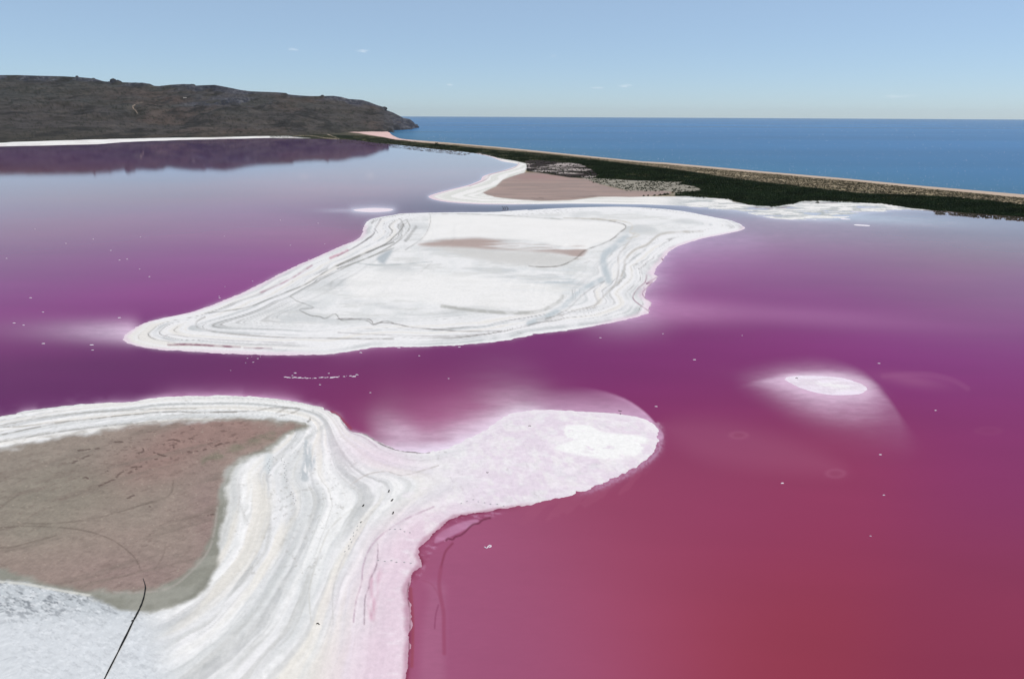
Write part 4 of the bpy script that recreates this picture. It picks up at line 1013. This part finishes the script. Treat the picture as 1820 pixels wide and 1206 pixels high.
scm = g * view * (1 - mask(BELT, .6)) * (1 - bm_) * (1 - sp) * (1 - mask(PEN_SALT, 1, 4)) * (1 - mask(PENMUD, 1, 4)) * (1 - fs) * (1 - mask(BEACH, .7, 1.2)) * (PX > 600) * (PY > 240) * sm(.42, .6, sv2 + .1)
gp_ = scatter(scm, 17000, .3)
scr = tufts("scrub_cover", gp_, .2, .55, .5, M_scrub, 4); tag(scr, kind="stuff", label="low dry scrub covering the bar behind the beach", cat="scrub"); link(scr)

# ------------------------------------------------------------------ single shrubs
def shrub_mesh(seed, n=44):
    r_ = random.Random(seed); v = []; fcs = []
    for k in range(n):
        th = r_.uniform(0, 2 * math.pi); ph = math.acos(r_.uniform(-.05, 1)); q = r_.uniform(.55, 1.0)
        lob = 1 + .25 * math.sin(3 * th + seed)
        c = Vector((math.cos(th) * math.sin(ph) * q * .55 * lob, math.sin(th) * math.sin(ph) * q * .5 * lob, .08 + .78 * math.cos(ph) * q))
        e = Vector((r_.uniform(-1, 1), r_.uniform(-1, 1), r_.uniform(-.4, 1))).normalized(); u = e.orthogonal().normalized()
        s_ = r_.uniform(.14, .26); i0 = len(v)
        v += [c - u * s_, c + e * s_ * .7, c + u * s_, c - e * s_ * .7]
        fcs.append((i0, i0 + 1, i0 + 2, i0 + 3))
    me = bpy.data.meshes.new("crown"); me.from_pydata([tuple(x) for x in v], [], fcs); me.materials.append(M_leaf)
    return me
def stem_mesh():
    bm = bmesh.new()
    for k in range(4):
        a = k * 1.6; d = Vector((math.cos(a) * .3, math.sin(a) * .3, .55))
        ret = bmesh.ops.create_cone(bm, segments=4, radius1=.045, radius2=.015, depth=.6, cap_ends=True)
        bmesh.ops.transform(bm, matrix=d.to_track_quat('Z', 'Y').to_matrix().to_4x4() @ Matrix.Translation((0, 0, .27)), verts=ret["verts"])
    me = bpy.data.meshes.new("stem"); bm.to_mesh(me); bm.free(); me.materials.append(M_wood); return me
shrub_crowns = [shrub_mesh(k) for k in range(6)]; shrub_stem = stem_mesh()
def shrub(x, y, z, h, w_, label, group=None, parts=True):
    o = bpy.data.objects.new("shrub", None); o.location = (x, y, z); o.rotation_euler = (0, 0, rng.uniform(0, 6.28)); o.scale = (w_, w_ * .9, h)
    tag(o, label, "shrub", group); link(o)
    link(bpy.data.objects.new("crown", shrub_crowns[int(rng.integers(6))]), o)
    link(bpy.data.objects.new("stem", shrub_stem), o)
    return o
SPG = "shrubs dotted over the grey salt marsh"
spk = sp * (1 - dk) * (fbm(PX * .05, PY * .5, 301, 3) > .42)
pts = scatter(spk * view, 262, .2)
for (x, y, z) in pts:
    h_ = rng.uniform(.35, .7)
    shrub(x, y, z, h_, h_ * rng.uniform(1.4, 2.2), "small dark shrub on the pale grey marsh beside the brown mud flat", SPG)
more = scatter(spk * view, 500, .2)
V_ = []; 
sc_o = tufts("marsh_shrublets", more, .2, .45, .7, M_leaf, 6); tag(sc_o, kind="stuff"); link(sc_o)
# rows of bushes at the salt edge and lone ones on the far bar
for (px_, py_, h_, lab) in ((1144, 350.5, .9, "low dark bush at the left end of the row on the salt edge"), (1152, 350, .9, "second dark bush from the left in the row on the salt edge"),
                            (1163, 350, 1.0, "dark bush left of the gap in the row on the salt edge"), (1173, 349.5, 1.1, "dark bush right of the gap in the row on the salt edge"), (1181, 349, 1.5, "tall dark bush near the right end of the row on the salt edge"), (1186, 348, 1.2, "dark bush at the right end of the row on the salt edge"),
                            (1452, 361.2, 1.1, "lone black bush on white salt below the green reed bed"),
                            (777, 258.5, 4.2, "tallest lone bush far out on the bar by the beach"), (783, 259.5, 2.4, "low bush next to the tallest one on the far bar"), (789, 260, 2.6, "right one of the three bushes on the far bar"),
                            (803, 262, 2.4, "single small bush on the bar right of the three"), (690, 251, 3.4, "round bush on the bar near the pink bay"), (695, 251.5, 2.2, "smaller bush beside the round one near the pink bay")):
    x, y, z = gz(px_, py_)
    shrub(x, y, z, h_, h_ * 1.7, lab)

# ------------------------------------------------------------------ rocks off the headland and crags on the skyline
def rock_mesh(name, seed, mat, cuts=2, rough=.35):
    bm = bmesh.new(); bmesh.ops.create_icosphere(bm, subdivisions=cuts, radius=1)
    for v in bm.verts:
        q = mnoise.noise(v.co * 1.4 + Vector((seed * 3.1, 0, 0))) * rough + mnoise.noise(v.co * 3.5 + Vector((0, seed, 0))) * rough * .45
        v.co *= 1 + q
        v.co.z = round(v.co.z * 3.2) / 3.2 * .55 + v.co.z * .45
    me = bpy.data.meshes.new(name); bm.to_mesh(me); bm.free(); me.materials.append(mat); return me
def rock(px_, py_, r_dist, sx, sy, sz, label, mat, seed, name="rock", cat="rock", drop=.3, group=None):
    if r_dist == 'ridge':
        j = np.argmin(np.abs(HC - px_)); d = ray(px_, py_); q = d if d.ndim == 1 else d[0]; k = rd[j] / math.hypot(q[0], q[1]); x, y, z = q[0] * k, q[1] * k, top[j] - sz * .3
    elif r_dist is None:
        p = ground([(px_, py_)])[0]; x, y, z = p[0], p[1], -.2
    else:
        d = ray(px_, py_); q = d if d.ndim == 1 else d[0]; k = r_dist / math.hypot(q[0], q[1]); x, y, z = q[0] * k, q[1] * k, H + q[2] * k
    o = bpy.data.objects.new(name, rock_mesh(name, seed, mat)); o.location = (x, y, z - sz * drop); o.scale = (sx, sy, sz); o.rotation_euler = (0, 0, seed * 1.3)
    tag(o, label, cat, group); link(o); return o
rock(742.8, 226.8, None, 5, 6, 9, "dark pointed sea stack at the very tip of the headland", M_rock, 3, "sea_stack", "sea rock")
rock(699.5, 235.3, None, 4.2, 4, 3.0, "low black rock in the water beside the pink bay beach", M_rock, 5, "sea_rock", "sea rock")
rock(694, 234.5, None, 6, 9, 7, "dark blocky rock at the cliff foot beside the pink bay", M_rock, 8, "sea_rock", "sea rock")
rock(730, 230, None, 5, 8, 3, "flat dark rock ledge at the foot of the headland cliff", M_rock, 9, "sea_rock", "sea rock")
for (px_, py_, d_, sx, sy, sz, lab, sd_) in (
        (202, 143.5, 'ridge', 16, 12, 9, "large dark crag standing proud on the hill skyline", 11), (210, 146, 'ridge', 13, 12, 7, "flat crag just right of the large skyline crag", 12),
        (195, 146, 'ridge', 9, 9, 5, "small crag just left of the large skyline crag", 13), (137, 136, 'ridge', 5, 5, 5.5, "lone small knob on the smooth left skyline", 14),
        (166, 140, 'ridge', 8, 8, 4, "little crag on the skyline between the knob and the large crag", 15), (573, 170.8, 'ridge', 6, 6, 4.5, "small rock knob on the middle of the falling ridge", 17),
        (342, 151.8, 'ridge', 10, 9, 5, "rounded crag on the ridge above the dark outcrop", 18), (683, 192.5, 'ridge', 10, 9, 7, "square edged crag on the brow above the headland", 19)):
    rock(px_, py_, d_, sx, sy, sz, lab, M_rock, sd_, "crag", "crag", .35)

# ------------------------------------------------------------------ loose things on the lake and on the salt
def foam_mesh(seed):
    r_ = random.Random(seed); bm = bmesh.new(); k = 9
    ring = []; top_ = []
    for i in range(k):
        a = i / k * 2 * math.pi; q = r_.uniform(.7, 1.15)
        ring.append(bm.verts.new((math.cos(a) * q, math.sin(a) * q * .7, -.02))); top_.append(bm.verts.new((math.cos(a) * q * .7, math.sin(a) * q * .5, r_.uniform(.5, 1.0))))
    c = bm.verts.new((0, 0, 1.15))
    for i in range(k):
        j = (i + 1) % k
        bm.faces.new((ring[i], ring[j], top_[j], top_[i])); bm.faces.new((top_[i], top_[j], c))
    me = bpy.data.meshes.new("foam_clump"); bm.to_mesh(me); bm.free(); me.materials.append(M_foam_glint); return me
foams = [foam_mesh(k) for k in range(8)]
def foam(px_, py_, wpx, hpx, label, group, rz=None):
    p = ground([(px_, py_)])[0]; d_ = math.hypot(math.hypot(*p), H); u = d_ / FOC
    o = bpy.data.objects.new("foam_clump", foams[int(rng.integers(8))])
    o.location = (p[0], p[1], 0.0); o.scale = (wpx * u * .54, wpx * u * .54 * .7, max(hpx * u * .36, .05)); o.rotation_euler = (0, 0, rng.uniform(-.3, .3) if rz is None else rz)
    tag(o, label, "foam clump", group); link(o); return o
ORD = ["", "first", "second", "third", "fourth", "fifth", "sixth", "seventh", "eighth", "ninth", "tenth", "eleventh", "twelfth", "thirteenth", "fourteenth", "fifteenth", "sixteenth", "seventeenth", "eighteenth", "nineteenth", "twentieth",
       "twenty first", "twenty second", "twenty third", "twenty fourth", "twenty fifth", "twenty sixth", "twenty seventh", "twenty eighth", "twenty ninth", "thirtieth"]
n_row = 0
FR = "foam clumps drifting in a row between the spit and the island"
for (a, b, w_, h_) in ((70, 200, 5, 1.6), (120, 207, 6, 1.4), (155, 212, 4, 1.4), (205, 212, 4, 1.3), (250, 207, 7, 1.9), (328, 214, 7, 2.4), (385, 220, 4, 1.4), (428, 212, 4, 1.4), (465, 222, 5, 1.4), (515, 220, 4, 1.5),
                       (562, 226, 2, .9), (605, 219, 5, 1.2), (683, 211, 4, 1.7), (727, 207, 6, 2.0), (790, 211, 4, 2.2), (830, 205, 4, 1.6), (905, 210, 8, 2.6), (950, 203, 6, 1.8), (1000, 202, 6, 2.2), (1036, 190, 3, 1.4),
                       (1125, 191, 5, 1.7), (1172, 178, 2, .8), (1240, 180, 6, 2.2), (1300, 190, 7, 2.2)):
    px_, py_ = Z(500, 650, 10.11, [(a, b)])[0]
    n_row += 1
    foam(px_, py_, w_, h_, "white foam clump, %s from the left in the drifting row between spit and island" % ORD[n_row], FR)
for (a, b, w_, h_, lab) in ((1360, 160, 6, 2.6, "foam clump at the right end of the drifting row"), (245, 127, 6, 2.0, "bright foam clump alone above the left end of the drifting row"), (197, 174, 3, 1.6, "tiny foam clump just above the left end of the drifting row"),
                            (853, 134, 4, 1.6, "foam clump alone above the middle of the drifting row"), (695, 338, 3.5, 1.6, "foam clump alone below the middle of the drifting row"), (1597, 481, 3, 1.6, "foam clump below and right of the drifting row")):
    px_, py_ = Z(500, 650, 10.11, [(a, b)])[0]
    foam(px_, py_, w_, h_, lab, None)
LF = "stray foam clumps on the purple water left of the salt island"
stray = [(Z(0, 400, 4.02, [(a, b)])[0], w_) for (a, b, w_) in ((250, 29, 2), (472, 131, 3), (666, 101, 2), (792, 181, 3), (1004, 85, 2), (46, 238, 3), (854, 250, 3), (908, 243, 3), (998, 314, 2), (1068, 368, 3), (218, 519, 4),
         (307, 621, 3), (101, 699, 4), (168, 714, 4), (852, 661, 5), (311, 845, 5), (655, 855, 6), (662, 892, 4))]
stray += [(r5([(a, b)])[0], w_) for (a, b, w_) in ((905, 508, 2), (723, 218, 2.4), (1150, 276, 2.4), (1372, 268, 2), (690, 607, 3), (692, 617, 3), (1268, 369, 3), (1330, 134, 2), (1086, 114, 2), (728, 543, 2))]
stray.sort()
for k, ((px_, py_), w_) in enumerate(stray):
    foam(px_, py_, w_, 1.3, "stray foam clump, %s from the left on the water beyond the island's left edge" % ORD[k + 1], LF)
UF = "small foam flecks just below the near edge of the salt island"
for k, (a, b, w_) in enumerate(sorted(((172, 331, 3), (206, 318, 2), (252, 334, 3), (216, 362, 3), (158, 366, 2), (44, 425, 2), (272, 318, 2)))):
    px_, py_ = Z(400, 560, 4.333, [(a, b)])[0]
    foam(px_, py_, w_, 1.2, "small foam fleck, %s from the left just below the near edge of the salt island" % ORD[k + 1], UF)
for (px_, py_, w_, h_, lab) in ((641, 626.5, 5, 2.4, "foam clump at the notch of the island's near edge"), (709, 617.6, 6, 1.8, "flat foam clump touching the island's near edge right of the notch"), (745, 632, 4, 1.2, "faint foam clump off the island's near edge, left of three"),
                                (816.5, 616.5, 5, 1.4, "faint foam clump touching the island's near edge farther right"), (1067, 600, 4, 1.2, "foam clump off the right end of the island's near edge"), (1178, 593, 3, 1.3, "foam fleck right of the island's lower corner"), (1319, 596, 3, 1.3, "foam fleck on purple water far right of the island's lower corner"),
                                (797.5, 672.5, 3.5, 1.6, "foam clump on the water between island and lobe"), (658, 697.5, 3.5, 1.6, "foam clump right of the spit's dark upper edge"), (568.5, 683.5, 3.5, 1.4, "foam clump just above the spit's upper shore"),
                                (1166, 722, 5, 1.8, "foam clump on dark water beyond the tip of the lobe"), (1234, 639, 5, 1.7, "foam clump on purple water above the drowned white bar"), (1562, 645.5, 4, 1.6, "foam clump above and right of the drowned white bar"),
                                (1663, 729, 4, 1.5, "foam clump far right of the drowned white bar"), (1564.5, 807.5, 5, 1.8, "foam clump at the end of the pale comet tail"), (1390.5, 858, 6, 1.9, "foam clump below the two drowned springs"), (1571, 879.5, 4, 2.6, "bright foam clump on crimson water right of the springs"),
                                (1547, 952, 3, 1.2, "faint foam fleck low on the crimson water at right")):
    foam(px_, py_, w_, h_, lab, None)
# the large curl of foam on the crimson water: a ring with a tail
def tube_mesh(name, pts, rads, mat, seg=6, flat=1.0, closed=False):
    bm = bmesh.new(); rings = []; n = len(pts)
    for i, (p, r_) in enumerate(zip(pts, rads)):
        a = Vector(pts[(i - 1) % n] if closed else pts[max(i - 1, 0)]); b = Vector(pts[(i + 1) % n] if closed else pts[min(i + 1, n - 1)]); d = (b - a)
        side = Vector((-d.y, d.x, 0)).normalized() if d.xy.length > 1e-6 else Vector((1, 0, 0)); u = side.cross(d).normalized() if d.length > 0 else Vector((0, 0, 1))
        if d.xy.length > 1e-6 and u.z < 0: u = -u
        rings.append([bm.verts.new(Vector(p) + side * math.cos(2 * math.pi * k / seg) * r_ + u * math.sin(2 * math.pi * k / seg) * r_ * flat) for k in range(seg)])
    for i in range(n if closed else n - 1):
        for k in range(seg):
            bm.faces.new((rings[i][k], rings[i][(k + 1) % seg], rings[(i + 1) % n][(k + 1) % seg], rings[(i + 1) % n][k]))
    if not closed:
        bm.faces.new(rings[0]); bm.faces.new(rings[-1])
    bmesh.ops.recalc_face_normals(bm, faces=bm.faces)
    me = bpy.data.meshes.new(name); bm.to_mesh(me); bm.free(); me.materials.append(mat); return me
cu = lambda p: [(x, y, .03) for x, y in ground(Z(840, 955, 30.3, p))]
fr_ = bpy.data.objects.new("foam_curl", tube_mesh("foam_curl", cu([(620, 495), (680, 525), (740, 570), (790, 560), (805, 500), (850, 455), (930, 410), (985, 440), (980, 490), (900, 520), (830, 510)]),
                                                 [.035, .06, .045, .05, .05, .05, .07, .08, .07, .08, .04], M_foam_glint, 6, .7))
tag(fr_, "curled ribbon of white foam on the crimson water near the lower shore", "foam"); link(fr_)
# narrow salt raft off the marsh
def slab(name, poly, z0, h_, mat):
    bm = bmesh.new(); b0 = [bm.verts.new((x, y, z0)) for x, y in poly]; c = np.mean(poly, 0)
    b1 = [bm.verts.new((c[0] + (x - c[0]) * .9, c[1] + (y - c[1]) * .9, z0 + h_)) for x, y in poly]
    n = len(poly); bm.faces.new(b1)
    for i in range(n):
        bm.faces.new((b0[i], b0[(i + 1) % n], b1[(i + 1) % n], b1[i]))
    bmesh.ops.recalc_face_normals(bm, faces=bm.faces)
    me = bpy.data.meshes.new(name); bm.to_mesh(me); bm.free(); me.materials.append(mat); return bpy.data.objects.new(name, me)
for pl, lab in ((q8([(1040, 528), (1060, 522), (1150, 527), (1250, 534), (1262, 540), (1240, 545), (1150, 541), (1070, 536)]), "bright white strip of salt floating off the marsh at right"),
                (q8([(860, 446), (880, 441), (950, 446), (1005, 452), (960, 456), (890, 453)]), "smaller pale strip of salt floating nearer the marsh"),
                (q8([(1000, 345), (1050, 340), (1130, 341), (1200, 344), (1130, 351), (1050, 352)]), "thin white strip of salt in the blue shallows under the reeds")):
    o = slab("salt_raft", ground(cr(pl, True, 3)), -.02, .09, M_foam_glint); tag(o, lab, "salt raft"); link(o)

# sun glints on the sea, modelled as tiny white peaks: a scatter nobody could count
V_ = []; F_ = []
for k in range(1100):
    px_ = rng.uniform(760, 1960); lo = np.interp(px_, [760, 1180, 1500, 1820, 2000], [257, 287, 316, 345, 362]) - 1.5
    q_ = rng.random() ** 2.2; py_ = lo - q_ * (lo - 222)
    x, y = ground([(px_, py_)], -.16)[0]; u = math.hypot(math.hypot(x, y), H) / FOC
    L_ = u * rng.uniform(.3, 1.0); W_ = L_ * rng.uniform(.5, 1.2); a = rng.uniform(-.4, .4); i0 = len(V_)
    hgt = u * rng.uniform(.06, .16)
    c_, s_ = math.cos(a), math.sin(a)
    for (dx, dy, dz) in ((-L_, 0, 0), (0, -W_, 0), (L_, 0, 0), (0, W_, 0), (0, 0, hgt)):
        V_.append((x + dx * c_ - dy * s_, y + dx * s_ + dy * c_, -.17 + dz))
    F_ += [(i0, i0 + 1, i0 + 4), (i0 + 1, i0 + 2, i0 + 4), (i0 + 2, i0 + 3, i0 + 4), (i0 + 3, i0, i0 + 4)]
gl_o = mesh_np("sea_glints", np.array(V_), np.array(F_), M_foam_glint, smooth=False); tag(gl_o, kind="stuff"); link(gl_o)

# posts standing in the channel
def post_mesh(seed):
    r_ = random.Random(seed); pts_ = [(0, 0, -.4), (r_.uniform(-.01, .01), 0, .3), (r_.uniform(-.02, .02), 0, .75), (.0, r_.uniform(-.02, .02), 1.0)]
    return tube_mesh("post", pts_, [.085, .08, .07, .055], M_wood, 7)
posts = [post_mesh(k) for k in range(3)]
POSTG = None
for i, ((a, b, c, d), lab) in enumerate((((385, 240, 345, 185), "left one of the three leaning posts in the channel"), ((437, 240, 405, 190), "middle one of the three leaning posts in the channel"), ((505, 243, 460, 185), "right and tallest of the three leaning posts in the channel"))):
    (px_, py_), (qx_, qy_) = Z(870, 355, 15.17, [(a, b), (c, d)])
    p = ground([(px_, py_)])[0]; u = math.hypot(math.hypot(*p), H) / FOC
    up = Vector(((qx_ - px_) * u, 0, (py_ - qy_) * u * 1.02))
    o = bpy.data.objects.new("wooden_post", posts[i]); o.location = (p[0], p[1], -.02); L_ = up.length * 1.1
    o.rotation_euler = up.to_track_quat('Z', 'Y').to_euler(); o.scale = (2.2, 2.2, L_)
    tag(o, lab, "post"); link(o)
# four short stakes on the salt
for (a, b, c, d, lab) in ((1022, 362, 1050, 290, "upper stub of dark wood on the white salt, nearly upright"), (1115, 668, 1185, 605, "leaning dark stub lower right of the upper one"), (92, 872, 150, 820, "small dark leaning stub farthest left of the four"), (1170, 1118, 1200, 1045, "lowest dark stub, standing on pinkish salt")):
    (px_, py_), (qx_, qy_) = Z(640, 860, 20.1, [(a, b), (c, d)])
    x, y, z = gz(px_, py_); u = math.hypot(math.hypot(x, y), H) / FOC
    up = Vector(((qx_ - px_) * u, .02, (py_ - qy_) * u * 1.1))
    o = bpy.data.objects.new("wooden_stake", tube_mesh("wooden_stake", [(0, 0, -.1), (.01, 0, .45), (.0, .01, .8), (.01, 0, 1.0)], [.075, .085, .08, .05], M_wood, 7))
    o.location = (x, y, z); o.rotation_euler = up.to_track_quat('Z', 'Y').to_euler(); o.scale = (1, 1, up.length * 1.1)
    tag(o, lab, "stake"); link(o)
# driftwood at the tip of the lobe
for pl, wd, lab in ((Z(1080, 715, 22.75, [(420, 330), (470, 340), (520, 352), (575, 350)]), .05, "dark drift stick in the shallows at the top of the lobe"),
                    (Z(1080, 715, 22.75, [(510, 430), (520, 470), (515, 495)]), .05, "short dark stub just below the drift stick on the lobe"),
                    (n5([(678, 375), (690, 373), (697, 376)]), .05, "small dark stick on the pink salt left of the white patch"), (n5([(396, 692), (404, 695), (411, 692)]), .05, "small dark stick in the middle of the pink salt lobe"),
                    (Z(1200, 600, 2.9355, [(628, 212), (634, 210), (640, 213)]), .08, "small dark stick on the drowned white bar"),
                    (n2([(1018, 1000), (1030, 995), (1042, 990)]), .06, "short dark stick beside the black furrow at lower left"),
                    (n4([(838, 960), (850, 955), (862, 965)]), .06, "dark twig on the white salt at the foot of the picture"),
                    (n4([(1158, 212), (1166, 209), (1176, 206)]), .04, "thin dark twig beside the lowest stake")):
    P_ = [gz(a, b) for a, b in pl]
    o = bpy.data.objects.new("driftwood", tube_mesh("driftwood", [(x, y, z + .03) for x, y, z in P_], [wd * .7] + [wd] * (len(P_) - 2) + [wd * .5], M_wood, 6)); tag(o, lab, "driftwood"); link(o)
# lines of dry seaweed on the far mud flat
def wrack(pl, wpx, hgt, label):
    c = cr(pl, False, 5); P_ = []; r_ = []
    for i, (a, b) in enumerate(c):
        x, y, z = gz(a, b); u = math.hypot(math.hypot(x, y), H) / FOC
        P_.append((x, y + rng.uniform(-.4, .4), z)); r_.append(max(.15, wpx * u * rng.uniform(.6, 1.3)) * (0.35 if i in (0, len(c) - 1) else 1))
    o = bpy.data.objects.new("seaweed_wrack", tube_mesh("seaweed_wrack", P_, r_, M_wrack, 6, hgt)); tag(o, label, "seaweed"); link(o)
wrack(q3([(365, 190), (410, 200), (480, 205), (560, 208), (650, 210), (760, 205), (860, 197), (960, 188), (1080, 178), (1200, 168), (1325, 158)]), .9, .12, "long curved line of dark seaweed along the near edge of the brown flat")
wrack(q3([(480, 195), (500, 186), (530, 192), (550, 200)]), .6, .2, "small loop of dark seaweed on the left end of the long line")
wrack(q3([(360, 12), (430, 20), (520, 27), (625, 27)]), .45, .15, "short straight line of dark seaweed in the middle of the brown flat")
wrack(q1([(860, 388), (960, 392), (1060, 398), (1180, 402)]), .8, .25, "dark strip of weed at the upper edge of the brown flat")
# black wet furrow at the lower left
FUR = cr(Z(200, 1020, 12.06, [(672, 170), (690, 225), (715, 300), (726, 380), (715, 470), (695, 570), (660, 690), (610, 810), (550, 930), (490, 1050), (440, 1150)]) + [(225, 1140), (205, 1180), (180, 1230)], False, 3)
P_ = []; r_ = []
for i, (a, b) in enumerate(FUR):
    x, y, z = gz(a, b); u = math.hypot(math.hypot(x, y), H) / FOC
    P_.append((x, y, z + .05)); r_.append(u * min(.15 + i * .06, 1.3) * rng.uniform(.7, 1.35))
o = bpy.data.objects.new("furrow", tube_mesh("furrow", P_, r_, M_wetmud, 6, .25)); tag(o, kind="structure"); link(o)
# footprints: trails of shallow grey dents
def trail(pl, step, name="footprint_trail"):
    c = ground(cr(pl, False, 6)); bm = bmesh.new(); acc = 0; side = 1
    for i in range(len(c) - 1):
        a, b = c[i], c[i + 1]; L_ = np.hypot(*(b - a)); d = (b - a) / max(L_, 1e-6); n_ = np.array([-d[1], d[0]])
        s_ = acc
        while s_ < L_:
            p = a + d * s_ + n_ * .09 * side; side = -side; s_ += step * rng.uniform(.85, 1.2)
            j = np.argmin(np.abs(rr - np.hypot(*p))); k = j * NA + np.argmin(np.abs(az - math.atan2(p[0], p[1]))); z = max(Zs[k], 0) + .03
            vs = [bm.verts.new((p[0] + d[0] * math.cos(q) * .13 + n_[0] * math.sin(q) * .065, p[1] + d[1] * math.cos(q) * .13 + n_[1] * math.sin(q) * .065, z)) for q in np.linspace(0, 2 * math.pi, 7)[:-1]]
            cc = bm.verts.new((p[0], p[1], z - .02))
            for q in range(6):
                bm.faces.new((vs[q], vs[(q + 1) % 6], cc))
        acc = s_ - L_
    me = bpy.data.meshes.new(name); bm.to_mesh(me); bm.free(); me.materials.append(M_print)
    o = bpy.data.objects.new(name, me); tag(o, kind="stuff"); link(o)
trail(n3([(455, 585), (420, 620), (425, 660), (428, 700), (440, 740)]), .62)
trail(n3([(515, 600), (540, 630), (552, 680), (550, 740), (570, 785)]), .62)
trail(n3([(590, 860), (605, 890), (625, 920), (625, 960)]), .6)
trail(n4([(1160, 215), (1130, 270), (1100, 320), (1075, 400), (1050, 430)]), .6)
trail(n4([(1380, 262), (1420, 255), (1480, 268), (1530, 285)]), .6)
trail(n4([(1290, 490), (1400, 492), (1500, 500), (1560, 490)]), .7)
trail(n6([(610, 155), (660, 130), (710, 130), (780, 150), (840, 155), (960, 170)]), .8)

# ------------------------------------------------------------------ the summer air between here and the headland
hz_m = bpy.data.materials.new("air"); hz_m.use_nodes = True
hn = hz_m.node_tree.nodes; hn.clear()
ho = hn.new("ShaderNodeOutputMaterial"); hv = hn.new("ShaderNodeVolumePrincipled")
hv.inputs["Color"].default_value = (.9, .95, 1, 1); hv.inputs["Density"].default_value = HAZE; hv.inputs["Anisotropy"].default_value = .2
hz_m.node_tree.links.new(hv.outputs[0], ho.inputs["Volume"])
bm = bmesh.new(); bmesh.ops.create_cube(bm, size=1)
for v in bm.verts:
    v.co = Vector((v.co.x * 51000, v.co.y * 51000, -1.6 if v.co.z < 0 else 262))
me = bpy.data.meshes.new("haze"); bm.to_mesh(me); bm.free(); me.materials.append(hz_m)
o = bpy.data.objects.new("haze", me); tag(o, kind="stuff"); link(o)
